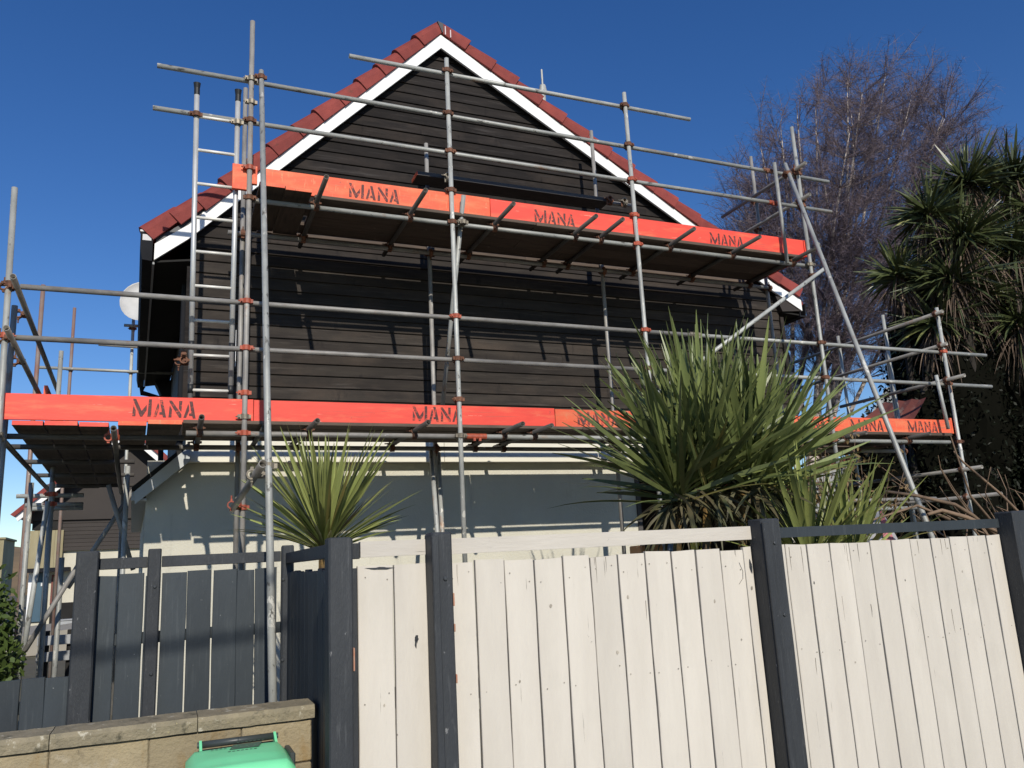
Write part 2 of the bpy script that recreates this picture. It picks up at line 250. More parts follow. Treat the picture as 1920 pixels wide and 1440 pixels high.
# stencilled word
LET = [[(105, 655), (165, 655), (170, 545), (115, 415)], [(110, 295), (165, 295), (280, 545), (375, 410), (375, 520), (295, 660), (255, 660), (115, 335)], [(410, 300), (470, 300), (465, 660), (395, 660)],
    [(590, 365), (612, 420), (612, 490), (562, 662), (508, 662)], [(620, 310), (680, 310), (755, 668), (695, 668), (680, 612), (622, 612), (622, 565), (668, 556)],
    [(800, 665), (860, 665), (865, 500), (818, 410)], [(805, 315), (858, 315), (1055, 600), (1055, 668), (1010, 668), (812, 350)], [(1000, 318), (1065, 318), (1050, 550), (1000, 480)],
    [(1183, 370), (1202, 440), (1202, 520), (1148, 668), (1095, 668)], [(1205, 322), (1270, 322), (1338, 680), (1282, 680), (1268, 630), (1205, 624), (1205, 580), (1250, 573)]]
def lettering(x0, x1, y, zb, h, parent, slope=0.0):
    b = MB(); s = h / 365.0; kx = (x1 - x0) / (1238.0)
    for poly in LET:
        pts = [(x0 + (px - 100) * kx - parent.location.x, y - parent.location.y, zb + (665 - py) * s + slope * (px - 100) * kx - parent.location.z) for px, py in poly]
        b.prism(pts[::-1], (0, .0015, 0))
    return b.build('stencil_lettering', 'stencil', parent)

# ================================================================= setting
g = obj('ground', [(-500, 3.0, 0), (500, 3.0, 0), (500, 700, 0), (-500, 700, 0)], [(0, 1, 2, 3)], 'ground'); tag(g, 'brown and grey yard ground around the house', kind='structure')
p = MB().box(-60, 60, -1.6, 3.0, -.3, 0.004).build('footpath', 'conc'); tag(p, 'pale concrete footpath in front of the fence', kind='structure')
p = MB().add([(-500, -40, -.12), (500, -40, -.12), (500, -1.6, -.12), (-500, -1.6, -.12)], [(0, 1, 2, 3)]).build('road', 'asph'); tag(p, 'asphalt road behind the footpath', kind='structure')
# hills far to the left
hv, hf = [], []; nx, ny = 60, 14
for j in range(ny):
    for i in range(nx):
        x = -260 + i * 7.0; y = 150 + j * 12; t = j / (ny - 1)
        top = 12.5 - 2.0 * math.sin((x + 40) * .045) - max(0, (x + 26)) * .19
        hv.append((x, y, -1 + max(top, 1.5) * math.sin(min(1, t * 1.6) * math.pi / 2) + .9 * math.sin(x * .31 + j) * t))
for j in range(ny - 1):
    for i in range(nx - 1): a = j * nx + i; hf.append((a, a + 1, a + nx + 1, a + nx))
h = obj('hills', hv, hf, 'hill', None, True); tag(h, 'dry brown hillside far away at the left edge', kind='structure')

# ================================================================= house
SK = -0.037                                            # the side walls run slightly to the left going back
YW, YL, YB = 8.87, 9.0, 8.80
house = thing('house', 'dark weatherboard house with red tiled gable behind the scaffold', 'house', loc=(0, 0, 0))
XA, ZA, SL, SR = 3.01, 8.294, 1.017, .598
wl = lambda z: max(.12, XA - (ZA - .10 - z) / SL)
wr = lambda z: min(8.10, XA + (ZA - .10 - z) / SR)
# solid core behind the boards
zs = [3.0, 4.9, 5.17, 8.06]
b = MB().prism([(.14, YW + .03, 3.0), (8.08, YW + .03, 3.0), (8.08, YW + .03, 4.98), (XA, YW + .03, 8.04), (.14, YW + .03, 5.15)], (SK * 6, 6.1, 0))
gw = b.build('gable_wall', 'ndark', house)
# side cladding suggestion on the left wall
E_ = .138; z = 3.02; 
while z < 8.0:
    z1 = min(z + E_, 8.05); a0, a1, b0, b1 = wl(z), wl(z1), wr(z), wr(z1)
    yb = YW + .028
    # rusticated profile: thin top lip, face leaning out to a square bottom edge with a small groove
    prof = [(0.0, .004), (.004, .000), (.012, .001), (E_ - .012, .012), (E_ - .012, .020), (E_, .020)]
    xs_ = [0.0] + sorted(random.uniform(.08, .92) for _ in range(random.choice((0, 1, 1, 2)) if b0 - a0 > 3 else 0)) + [1.0]
    for u0, u1 in zip(xs_[:-1], xs_[1:]):
        v, f = [], []; jz = random.uniform(-.0015, .0015); jy = random.uniform(-.0015, .0015); e0 = .0012 if u0 > 0 else 0; e1 = .0012 if u1 < 1 else 0
        for (dz, dy) in prof:
            zz = min(z + dz, z1); t = (zz - z) / max(z1 - z, 1e-4); L_, R_ = a0 + (a1 - a0) * t, b0 + (b1 - b0) * t
            v += [(L_ + (R_ - L_) * u0 + e0, YW + dy + jy, zz + jz), (L_ + (R_ - L_) * u1 - e1, YW + dy + jy, zz + jz)]
        n = len(v)
        v += [(a0 + (b0 - a0) * u0 + e0, yb, z + jz), (a0 + (b0 - a0) * u1 - e1, yb, z + jz)]
        for i in range(len(prof) - 1): f.append((2 * i, 2 * i + 1, 2 * i + 3, 2 * i + 2))
        f.append((n, n + 1, 1, 0))
        obj('weatherboard', v, f, 'clad_paler' if z < 5.3 else 'clad', gw)
    z += E_
# corner boards
for (x0, x1) in ((.07, .13), (8.09, 8.15)):
    bbox('corner_board', x0, x1, YW - .03, YW + .05, 3.02, 4.86, 'clad', house)
# cream band and soffit of the overhanging storey
for (x0, x1) in ((.12, 2.9), (2.904, 5.6), (5.604, 8.12)):
    bbox('band_board', x0, x1, YW - .012, YW + .06, 2.745, 3.012, 'creamwood', house)
MB().box(.12, 8.12, YW + .06, YL + .02, 2.77, 2.79).build('soffit', 'creamwood', house)
# lower plaster wall and the open bay at its right
lw = MB().box(-.235, 5.5, YL, YL + .2, 0, 2.78).build('plaster_wall', 'render', house)
MB().box(5.5, 5.56, YL - .02, YL + .2, 0, 2.74).build('corner_trim', 'dkplank', house)
MB().box(5.3, 5.5, YL + .2, 12.5, 0, 2.78).build('side_wall', 'render', house)
MB().box(5.5, 8.3, 12.4, 12.6, 0, 2.78).build('bay_back_wall', 'ndark', house)
MB().box(5.5, 8.12, YL + .2, 15, 2.79, 2.9).build('bay_ceiling', 'ndark', house)
MB().box(8.0, 8.08, YL + .12, 15, 0, 2.79).build('bay_side_wall', 'ndark', house)
bbox('bay_post', 8.0, 8.1, YL, YL + .1, 0, 2.78, 'ndark', house)
MB().prism([(-.235, YL + .2, 0), (-.215, YL + .2, 0), (-.215, YL + .2, 2.4), (-.235, YL + .2, 2.4)], (SK * 5.8, 5.8, 0)).build('side_wall', 'render', house)
# barge boards
def rake(x, side): return ZA - (SL * (XA - x) if side < 0 else SR * (x - XA))
def barge(name, x0, z0, x1, z1, wv0, wv1, y0, y1, mat):
    return MB().prism([(x0, y0, z0 - wv0), (x1, y0, z1 - wv1), (x1, y0, z1), (x0, y0, z0)], (0, y1 - y0, 0)).build(name, mat, house)
barge('barge_board', .07, rake(.07, -1), XA, ZA, .165, .19, YB - .03, YB, 'white')
barge('barge_board', -.255, 5.05, .07, rake(.07, -1), .18, .165, YB - .03, YB, 'white')
barge('barge_board', XA, ZA, 7.965, rake(7.965, 1) + .02, .19, .135, YB - .03, YB, 'white')
barge('barge_board', 7.965, rake(7.965, 1) + .02, 8.454, 5.12, .135, .165, YB - .03, YB, 'white')
# upper slips that give the barge its stepped top edge
for i in range(9):
    x0 = .2 + i * .31; x1 = x0 + .29
    barge('barge_slip', x0, rake(x0, -1) + .022, x1, rake(x1, -1) + .022, .03, .03, YB - .022, YB + .0, 'white')
for i in range(12):
    x0 = XA + .1 + i * .40; x1 = x0 + .38
    barge('barge_slip', x0, rake(x0, 1) + .02, x1, rake(x1, 1) + .02, .03, .03, YB - .022, YB, 'white')
# dark flashing under the tiles
barge('verge_flashing', -.245, 5.12, .07, rake(.07, -1) + .06, .07, .05, YB - .015, YB + .06, 'flash')
barge('verge_flashing', .07, rake(.07, -1) + .06, XA, ZA + .07, .05, .06, YB - .015, YB + .06, 'flash')
barge('verge_flashing', XA, ZA + .07, 8.44, rake(8.44, 1) + .07, .06, .05, YB - .015, YB + .06, 'flash')
# gable soffits (underside between barge and wall)
barge('gable_soffit', -.245, 4.90, XA, ZA - .15, .02, .02, YB, YW + .03, 'soffit')
barge('gable_soffit', XA, ZA - .15, 8.44, 5.02, .02, .02, YB, YW + .03, 'soffit')
# roof
roof = MB().prism([(-.305, YB + .05, 5.04), (XA, YB + .05, ZA - .02), (XA, YB + .05, ZA + .06), (-.305, YB + .05, 5.12)], (SK * 6.6, 6.6, 0)).build('roof', 'tile', house)
MB().prism([(XA, YB + .05, ZA - .02), (8.56, YB + .05, 5.04), (8.56, YB + .05, 5.12), (XA, YB + .05, ZA + .06)], (SK * 6.6, 6.6, 0)).build('roof_slope', 'tile', roof)
def verge_mesh(L):
    prof = [(-.005, -.055), (-.012, .03), (-.004, .075), (.022, .105), (.07, .125), (.14, .118), (.24, .085), (.24, .05), (.06, .06), (.03, -.055)]
    v, f = [], []; k = len(prof)
    for (t, oy, on) in ((0, -.022, .028), (.03, -.020, .028), (L, .004, -.004)):
        v += [(t, py + oy * (1 if py < .1 else 0), pn + (on if pn > 0 else 0)) for py, pn in prof]
    for r in range(2):
        for j in range(k): f.append((r * k + j, r * k + (j + 1) % k, (r + 1) * k + (j + 1) % k, (r + 1) * k + j))
    f += [tuple(range(k))[::-1], tuple(range(2 * k, 3 * k))]
    return mesh('verge_tile', v, f, 'tile')
vt = verge_mesh(.43)
def verge_run(n, x_top, side, step, zoff):
    s = SL if side < 0 else SR; c = 1 / math.hypot(1, s)
    for i in range(n):
        xl = x_top + side * (i + 1) * step + random.uniform(-.012, .012); zl = rake(xl, side) + zoff + random.uniform(-.006, .006)
        kick = max(0, (xl - 7.9)) * .12 if side > 0 else max(0, .15 - xl) * .25
        up = Vector((-side * c, 0, s * c))                         # up the slope from the lower end
        nrm = Vector((side * s * c, 0, c))
        y = Vector((0, 1, 0)) 
        m = Matrix((( up.x, y.x, nrm.x), (up.y, y.y, nrm.y), (up.z, y.z, nrm.z))).to_4x4()
        a = Matrix.Rotation(random.uniform(-.012, .012), 4, 'Z')
        inst('verge_tile', vt, roof, Matrix.Translation((xl, YB - .045, zl + kick)) @ m @ a)
verge_run(13, XA - .02, -1, .253, .085); verge_run(16, XA + .02, 1, .337, .085)
# ridge tiles
rb = MB(); k = 7; v, f = [], []
for (yy, sc_) in ((0, 1.0), (.42, .93)):
    v += [(.16 * sc_ * math.cos(math.pi * j / (k - 1)), yy, .11 * sc_ * math.sin(math.pi * j / (k - 1))) for j in range(k)]
f = [(j, j + 1, k + j + 1, k + j) for j in range(k - 1)] + [tuple(range(k))[::-1], tuple(range(k, 2 * k))]
rm = mesh('ridge_tile', v, f, 'tile')
for i in range(16): inst('ridge_tile', rm, roof, Matrix.Translation((XA + SK * i * .39, YB + .1 + i * .39, ZA + .085)))
MB().prism([(XA - .05, YB - .066, ZA + .17), (XA + .01, YB - .066, ZA + .02), (XA + .025, YB - .066, ZA + .02), (XA + .03, YB - .066, ZA + .15)], (0, .03, 0)).build('apex_joint', 'flash', roof)
for dx in (.045, .115): MB().box(XA + dx, XA + dx + .013, YB - .0725, YB - .06, ZA + .01 - dx * .4, ZA + .135 - dx * .55).build('paint_drip', 'paintw', roof)
# wavy tile field on each slope
for side in (-1, 1):
    s = SL if side < 0 else SR; c = 1 / math.hypot(1, s); xe = -.305 if side < 0 else 8.56; st = .253 if side < 0 else .337
    v, f = [], []; nyy = 84; rows = int(abs(xe - XA) / st)
    for i in range(rows):
        for (t, lift) in ((0, .045), (1.08, .015)):
            x = XA + side * ((i + 1) * st - t * st)
            if side * (x - XA) < 0: x = XA
            for j in range(nyy + 1):
                yy = YB + .12 + j * 6.35 / nyy; wv = .022 * math.cos(j * math.pi / 2.0)
                v.append((x + side * s * c * (lift + wv) + SK * (yy - YB), yy, rake(x, side) + .06 + c * (lift + wv)))
        n0 = i * 2 * (nyy + 1)
        for j in range(nyy): f.append((n0 + j, n0 + j + 1, n0 + nyy + 2 + j, n0 + nyy + 1 + j))
    o = obj('tile_field', v, f, 'tile', roof); o['kind'] = 'stuff'
# flue with cap above the roof
b = MB().tube([(6.5, 12.85, 8.0), (6.5, 12.85, 10.62)], .05, 10).tube([(6.5, 12.85, 10.60), (6.5, 12.85, 10.75)], [.085, .06], 10).tube([(6.5, 12.85, 10.75), (6.5, 12.85, 11.1)], .02, 8)
b.build('flue_pipe', 'galv', roof)
# eaves, gutters
def along(x, y): return x + SK * (y - YB)
def side_prism(name, pts, y0, y1, mat, par=house):
    return MB().prism([(along(x, y0), y0, z) for x, z in pts], (SK * (y1 - y0), y1 - y0, 0)).build(name, mat, par)
side_prism('eave_soffit', [(-.27, 4.855), (.13, 4.916), (.13, 4.937), (-.27, 4.876)], YB + .02, 15.0, 'soffit')
gt = side_prism('gutter', [(-.395, 4.988), (-.37, 4.855), (-.275, 4.845), (-.275, 5.14), (-.29, 5.14), (-.29, 4.886), (-.36, 4.896), (-.38, 4.998), (-.38, 5.181), (-.395, 5.181)], YB - .04, 15.1, 'gutter')
side_prism('gutter_end_cap', [(-.395, 4.988), (-.37, 4.855), (-.275, 4.845), (-.275, 5.161), (-.395, 5.161)], YB - .056, YB - .041, 'gutter', gt)
side_prism('gutter_rim', [(-.40, 5.163), (-.272, 5.163), (-.272, 5.183), (-.40, 5.183)], YB - .06, YB + .0, 'rim', gt)
side_prism('gutter_label', [(-.375, 5.069), (-.29, 5.069), (-.29, 5.135), (-.375, 5.135)], YB - .059, YB - .0575, 'rim', gt)
side_prism('fascia_strip', [(-.272, 4.83), (-.25, 4.83), (-.25, 4.855), (-.272, 4.855)], YB + .0, 15.0, 'shedgrey')
side_prism('eave_soffit', [(8.12, 4.916), (8.45, 4.896), (8.45, 4.916), (8.12, 4.937)], YB + .02, 15.0, 'soffit')
side_prism('gutter', [(8.43, 4.876), (8.54, 4.876), (8.56, 5.079), (8.54, 5.079), (8.525, 4.896), (8.445, 4.896), (8.445, 5.059), (8.43, 5.059)], YB - .0, 15.1, 'gutter')
MB().prism([(8.10, YB - .012, 4.927), (8.43, YB - .012, 4.957), (8.45, YB - .012, 5.059), (8.0, YB - .012, 5.161)], (0, .25, 0)).build('eave_return', 'ndark', house)
dp = MB().tube([(along(-.30, 14.8), 14.8, 4.8), (along(-.30, 14.8), 14.8, 4.70), (along(0.02, 14.8), 14.8, 4.62), (along(.05, 14.8), 14.8, 2.6)], .045, 8).build('downpipe', 'gutter', house)
MB().tube([(.06, 9.3, 4.8), (.06, 9.3, 2.9)], .035, 8).build('downpipe', 'gutter', house)
MB().prism([(along(-.12, 14.6), 14.6, 4.9), (along(.15, 14.6), 14.6, 4.9), (along(.15, 14.6), 14.6, 4.3)], (0, .5, 0)).build('eave_bracket', 'gutter', house)
# lean-to roof at the left
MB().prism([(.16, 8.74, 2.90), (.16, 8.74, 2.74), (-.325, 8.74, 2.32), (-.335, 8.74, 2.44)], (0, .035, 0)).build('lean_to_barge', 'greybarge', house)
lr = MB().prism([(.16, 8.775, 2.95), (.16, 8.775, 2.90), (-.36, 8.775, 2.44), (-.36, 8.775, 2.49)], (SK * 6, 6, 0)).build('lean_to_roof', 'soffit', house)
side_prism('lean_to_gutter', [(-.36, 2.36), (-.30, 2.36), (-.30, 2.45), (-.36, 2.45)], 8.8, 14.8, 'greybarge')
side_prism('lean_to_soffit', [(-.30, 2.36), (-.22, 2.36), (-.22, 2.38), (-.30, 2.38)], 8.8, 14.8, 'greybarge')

# ---------------------------------------------------------------- satellite dish on the far side of the roof
sd = thing('satellite_dish', 'pale grey satellite dish peeking out beyond the left eave', 'satellite dish', loc=(0, 0, 0))
v, f = [], []; k = 24
for r_i, (rr, dd) in enumerate(((0, .09), (.12, .075), (.24, .04), (.32, 0), (.325, -.01), (.30, .03))):
    for j in range(k): a = 2 * math.pi * j / k; v.append((rr * 1.0 * math.cos(a), dd, rr * 1.12 * math.sin(a)))
f = [(r_ * k + j, r_ * k + (j + 1) % k, (r_ + 1) * k + (j + 1) % k, (r_ + 1) * k + j) for r_ in range(5) for j in range(k)]
me = mesh('dish', v, f, 'dish', True)
inst('dish', me, sd, Matrix.Translation((-.545, 13.6, 5.95)) @ Matrix.Rotation(math.radians(-8), 4, 'Z') @ Matrix.Rotation(math.radians(-14), 4, 'X'))
MB().tube([(-.45, 13.75, 5.9), (-.36, 13.8, 5.4), (-.3, 13.8, 4.95)], .02, 8).build('mast', 'galv', sd)
MB().tube([(-.52, 13.6, 5.65), (-.55, 13.15, 5.75)], .012, 6).build('feed_arm', 'galv', sd)

# ================================================================= front scaffold
sf = thing('scaffold', 'tall steel tube scaffold with two red plank decks across the gable', 'scaffold')
YO, YR, YI = 7.5, 7.5495, 8.45
SX = [-1.31, .585, 2.63, 4.89, 7.465, 9.62]
ZT = [4.94, 7.02, 7.04, 7.06, 7.05, 4.69]
steel('standard', (-1.25, YO, 0.0), (-1.335, YO, 4.94), sf)
for x, zt in list(zip(SX, ZT))[1:]: steel('standard', (x + random.uniform(-.01, .01), YO, 0), (x, YO, zt), sf, 'galv_dull' if x < 1 else 'galv')
IX = [.60, 2.665, 4.945, 7.56]; IT = [6.85, 6.52, 7.08, 7.12]
for x, zt in zip(IX, IT): steel('standard', (x, YI, 0), (x, YI, zt), sf, 'galv_dull')
steel('standard', (9.64, YI, 0), (9.64, YI, 4.3), sf)
steel('puncheon', (7.04, YO - .05, 5.06), (7.04, YO - .05, 6.44), sf); steel('puncheon', (9.33, YO - .1, 2.98), (9.27, YO - .1, 3.70), sf)
# guard rails
ZA_, ZB_, ZC_, ZD_, ZE_ = 6.895, 6.375, 5.925, 4.07, 3.622
steel('guard_rail', (1.565, YR, ZA_ - .02), (5.86, YR, ZA_ + .01), sf)
steel('guard_rail', (-.27, YR, ZB_), (8.03, YR, ZB_ - .01), sf, 'galv')
steel('guard_rail', (-.29, YR, ZC_), (8.0, YR, ZC_), sf, 'galv')
steel('guard_rail', (-1.24, YR, ZD_), (5.59, YR, ZD_ - .005), sf, 'galv_dull'); steel('guard_rail', (5.60, YR, ZD_ - .005), (10.5, YR, ZD_), sf)
steel('guard_rail', (-1.28, YR, ZE_), (4.80, YR, ZE_ - .005), sf, 'galv_dull'); steel('guard_rail', (4.81, YR, ZE_ - .005), (10.5, YR, ZE_), sf)
sleeve((5.52, YR, ZD_), (5.68, YR, ZD_), sf, 'cpl_g'); sleeve((6.95, YR, ZC_), (7.10, YR, ZC_), sf); sleeve((6.92, YR, ZB_), (7.08, YR, ZB_), sf, 'cpl_r')
# ledgers
ZUL, ZLL = 5.108, 2.832
steel('ledger', (.60, YR, ZUL), (7.40, YR, ZUL), sf); steel('ledger', (.45, YI - .05, ZUL), (7.6, YI - .05, ZUL), sf, 'galv_dull')
steel('ledger', (.10, YR, ZLL), (2.72, YR, ZLL), sf, 'galv_dull'); steel('ledger', (2.73, YR, ZLL), (9.5, YR, ZLL), sf, 'galv')
steel('ledger', (.05, YI - .05, ZLL), (9.6, YI - .05, ZLL), sf, 'galv_dull')
sleeve((2.70, YR, ZLL), (2.92, YR, ZLL), sf)
# couplers on the standards
for i, x in enumerate(SX):
    for zz, lo, hi in ((ZA_, 1.6, 5.8), (ZB_, -.2, 8.0), (ZC_, -.2, 8.0), (ZD_, -2, 10.4), (ZE_, -2, 10.4), (ZUL, .5, 7.6), (ZLL, .1, 9.7)):
        if lo <= x <= hi and zz < ZT[i]: coupler((x, YO, zz), sf, 0 if (i == 1 and zz < 4.5) else None)
for x, zz, c in ((.585, 5.42, 0), (.585, 3.20, 0), (2.63, 3.20, 1), (2.63, 5.47, 1), (4.89, 5.47, 0), (.585, 2.17, 0), (.585, 2.98, 2), (.59, 6.12, 2)): coupler((x, YO, zz), sf, c)
for x in IX + [9.64]:
    for zz in (ZUL, ZLL):
        if zz < 3 or x < 8: coupler((x, YI, zz), sf, 1, Matrix(((1, 0, 0), (0, -1, 0), (0, 0, -1))))
# transoms
ZUT, ZLT = ZUL + .049, ZLL + .049
for x, y in ((1.224, 6.963), (2.18, 6.965), (3.124, 7.0), (4.099, 7.03), (4.424, 7.023), (5.357, 7.027), (6.268, 7.011), (7.215, 7.056)):
    steel('transom', (x, y, ZUT), (x + random.uniform(-.03, .03), 8.72, ZUT), sf, 'galv_shaded'); coupler((x, YR, ZUL), sf, 1, ROT_TRN, False); coupler((x, YI - .05, ZUL), sf, 1, ROT_TRN, False)
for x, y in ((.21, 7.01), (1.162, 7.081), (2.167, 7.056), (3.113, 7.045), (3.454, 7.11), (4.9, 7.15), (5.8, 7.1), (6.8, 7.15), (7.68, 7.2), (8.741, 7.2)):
    steel('transom', (x, y, ZLT), (x + random.uniform(-.03, .03), 8.62, ZLT), sf, 'galv_shaded'); coupler((x, YR, ZLL), sf, 1, ROT_TRN, False); coupler((x, YI - .05, ZLL), sf, 1, ROT_TRN, False)
steel('transom', (.75, 7.40, ZLT - .005), (.75, 8.6, ZLT - .005), sf, 'galv_shaded')
# deck planks, upper then lower
ZUD, ZLD = ZUT + .0255, ZLT + .0255
for r_ in range(4):
    y0 = 7.49 + r_ * .229
    for (a, c_) in (((1.16, 4.25), (4.254, 7.38)) if r_ % 2 else ((1.2, 3.6), (3.604, 7.36))):
        bbox('deck_plank', a, c_, y0, y0 + .223, ZUD + random.uniform(0, .004), ZUD + .038, 'deck', sf, .004, .003)
for (a, c_) in ((.75, 3.9), (3.904, 7.36)): bbox('deck_plank', a, c_, 8.487, 8.655, ZUD, ZUD + .038, 'deck', sf, .004, .003)
for r_ in range(4):
    y0 = 7.49 + r_ * .245
    for (a, c_) in (((.075, 3.2), (3.204, 6.4), (6.404, 9.52)) if r_ % 2 else ((.075, 4.0), (4.004, 7.4), (7.404, 9.5))):
        bbox('deck_plank', a, c_, y0, y0 + .224, ZLD + random.uniform(0, .004), ZLD + .038, 'deck', sf, .004, .003)
# cross planks at the left end of the upper deck with painted ends
for (x0, x1, dz) in ((.665, .90, .0), (.905, 1.155, -.012)):
    o = bbox('deck_plank', x0, x1, 7.36, 8.44, ZUD - .002 + dz, ZUD + .034 + dz, 'deck_d', sf, .003, .003)
    bbox('painted_end', x0 - o.location.x + .001, x1 - o.location.x - .001, 7.352 - o.location.y, 7.3595 - o.location.y, -.018, .018, 'toe_org', o, .001)
for (x0, x1, z0, z1) in ((.43, .60, 5.20, 5.46), (.602, .66, 5.27, 5.46)):
    bbox('toe_board', x0, x1, YO + .03, YO + .068, z0, z1, 'toe_org', sf, .003)
# toe boards
ZUB, ZLB = ZUD + .039, ZLD + .039
def toe(x0, x1, z0, z1, mat, words, h=.150, y=7.5285, lift=.028, sl=0.0):
    o = bbox('toe_board', x0, x1, y, y + .036, z0, z1, mat, sf, .003, .002)
    for (a, c_, hh) in words: lettering(a, c_, y - .0022, z0 + lift, hh, o)
    return o
toe(.70, 3.075, ZUB, ZUB + .228, 'toe_org', [(1.545, 2.065, .155)], lift=.035)
toe(3.08, 7.42, ZUB - .004, ZUB + .226, 'toe_red', [(3.60, 4.10, .150), (5.95, 6.45, .145)], lift=.024)
toe(-1.295, .66, ZLB - .02, ZLB + .20, 'toe_red', [(-.335, .175, .155)], lift=.042)
toe(.665, 3.70, ZLB, ZLB + .196, 'toe_red', [(2.15, 2.66, .150)], lift=.03)
toe(3.705, 6.9, ZLB - .004, ZLB + .186, 'toe_org', [(3.96, 4.47, .150)], lift=.02)
toe(6.905, 9.55, ZLB - .016, ZLB + .182, 'toe_org', [(6.95, 7.38, .135), (7.79, 8.33, .145), (8.76, 9.29, .145)], lift=.03)
bbox('toe_board', 7.425, 7.461, YO + .02, 8.4, ZUB, ZUB + .225, 'toe_red', sf, .003); bbox('toe_board', 9.555, 9.59, YO + .03, 8.4, ZLB, ZLB + .21, 'toe_org', sf, .003)
# inner guard plank on the upper deck with two clamps
bp = bbox('guard_plank', 2.47, 4.98, 8.18, 8.41, 5.955, 6.005, 'dkplank', sf, .003)
bbox('painted_end', 2.462 - bp.location.x, 2.4695 - bp.location.x, -.112, .112, -.023, .023, 'toe_org', bp, .001)
for x, c_ in ((2.82, 2), (4.96, 1), (5.17, 2)): coupler((x, 8.15, 5.93), sf, c_, ROT_TRN, False); bbox('plank_clip', x - .035, x + .035, 8.16, 8.178, 5.90, 6.01, 'cpl_g' if x < 3 else 'cpl_r', sf, .004)
steel('guard_rail', (4.99, 8.25, 5.98), (5.33, 8.25, 5.98), sf, 'galv_dull')
# braces
steel('brace', (2.745, 7.44, 5.40), (2.70, 8.36, 3.05), sf); coupler((2.735, 7.46, 5.10), sf, 2)
steel('brace', (2.60, 8.40, 2.80), (2.40, 7.60, 1.70), sf); steel('brace', (2.72, 8.52, 2.80), (2.55, 7.9, 1.2), sf, 'galv')
steel('brace', (7.62, YO - .06, 5.04), (4.9, YO - .06, 3.30), sf); coupler((7.465, YO - .03, 4.95), sf, 1)
# rakers standing in front, and the stub tube tying the left one back
steel('raker', (.555, 4.60, 0.0), (.67, 7.425, 6.43), sf); coupler((.665, 7.37, 6.33), sf, 1); coupler((.60, 5.62, 2.30), sf, 2)
steel('tie_tube', (.505, 5.05, 2.245), (.505, 7.62, 2.16), sf, 'galv_dull', .0255); coupler((.535, 7.45, 2.19), sf, 0, ROT_SIDE); coupler((.53, 5.50, 2.23), sf, 2, ROT_SIDE)
steel('raker', (5.82, 3.98 + .5, -.05), (7.17, 7.40, 6.42), sf); coupler((7.13, 7.33, 6.25), sf, 1)
# right end: rails running back, upper and lower
for z0 in (ZB_ + .05, ZC_ + .06): steel('guard_rail', (7.42, 7.30, z0), (7.42, 9.05 if z0 > 6.2 else 9.9, z0), sf, 'galv_dull'); coupler((7.465, YO, z0), sf, 1, ROT_SIDE); coupler((7.56, YI, z0), sf, 1, ROT_SIDE)
for (z0, y0, y1) in ((4.60, 7.38, 11.0), (4.15, 7.40, 11.0), (3.67, 7.22, 9.4)): steel('guard_rail', (9.57, y0, z0), (9.57, y1, z0), sf, 'galv_dull'); coupler((9.62, YO, z0), sf, 1, ROT_SIDE)
for (z0, y0, y1) in ((2.46, 7.2, 10.4), (2.10, 7.0, 11.0)): steel('ledger', (9.57, y0, z0), (9.57, y1, z0), sf, 'galv_dull'); coupler((9.62, YO, z0), sf, 1, ROT_SIDE)
for (y0, zt) in ((8.40, 4.86), (9.30, 4.79), (10.6, 4.9)): steel('standard', (9.62, y0, 0), (9.62, y0, zt), sf)
steel('standard', (10.3, 9.0, 0), (10.3, 9.0, 4.55), sf)
steel('ledger', (6.2, 7.6, 1.99), (8.9, 7.6, 1.99), sf); steel('ledger', (7.2, 7.9, 2.12), (9.5, 7.9, 2.12), sf, 'galv_dull')
steel('transom', (7.20, 7.06, ZUT + .03), (7.20, 7.10, ZUT + .03), sf)
for (y0, w_) in ((8.55, 0), (8.78, 1), (9.01, 0), (9.24, 1)): bbox('deck_plank', 8.3, 9.5, y0, y0 + .222, ZLD, ZLD + .038, 'deck', sf, .004, .003)

# ================================================================= left return scaffold
sl_ = thing('scaffold', 'lower steel tube scaffold running back along the left side of the house', 'scaffold')
LX = lambda x, y: x + SK * (y - 7.5)
for (x, y0, y1, zz) in ((-1.255, 7.22, 13.2, 4.045), (-1.265, 7.18, 13.0, 3.60)): steel('guard_rail', (LX(x, y0), y0, zz), (LX(x, y1), y1, zz), sl_, 'galv_dull'); coupler((-1.30, YO, zz), sl_, 1, ROT_SIDE); coupler((LX(-1.28, 8.3), 8.3, zz), sl_, 1, ROT_SIDE)
for (x, y, zt, m_) in ((-1.29, 7.72, 3.95, 'galv_dull'), (-1.36, 10.3, 5.01, 'galv_red'), (-1.12, 10.2, 4.20, 'galv'), (-1.29, 14.0, 5.89, 'galv_red'), (-.43, 14.0, 6.2, 'galv'), (-.36, 9.2, 2.75, 'galv'), (-.42, 11.6, 2.8, 'galv_dull')): steel('standard', (LX(x, y), y, 0), (LX(x, y), y, zt), sl_, m_)
steel('guard_rail', (-2.0, 13.95, 4.88), (.3, 13.95, 4.86), sl_); steel('guard_rail', (-1.15, 13.9, 5.28), (.2, 13.9, 5.25), sl_, 'galv_dull'); coupler((-1.53, 14, 4.88), sl_, 0); coupler((-.67, 14, 4.87), sl_, 0); coupler((-.67, 14, 5.6), sl_, 1)
steel('guard_rail', (-.80, 13.9, 5.62), (-.50, 13.9, 5.62), sl_)
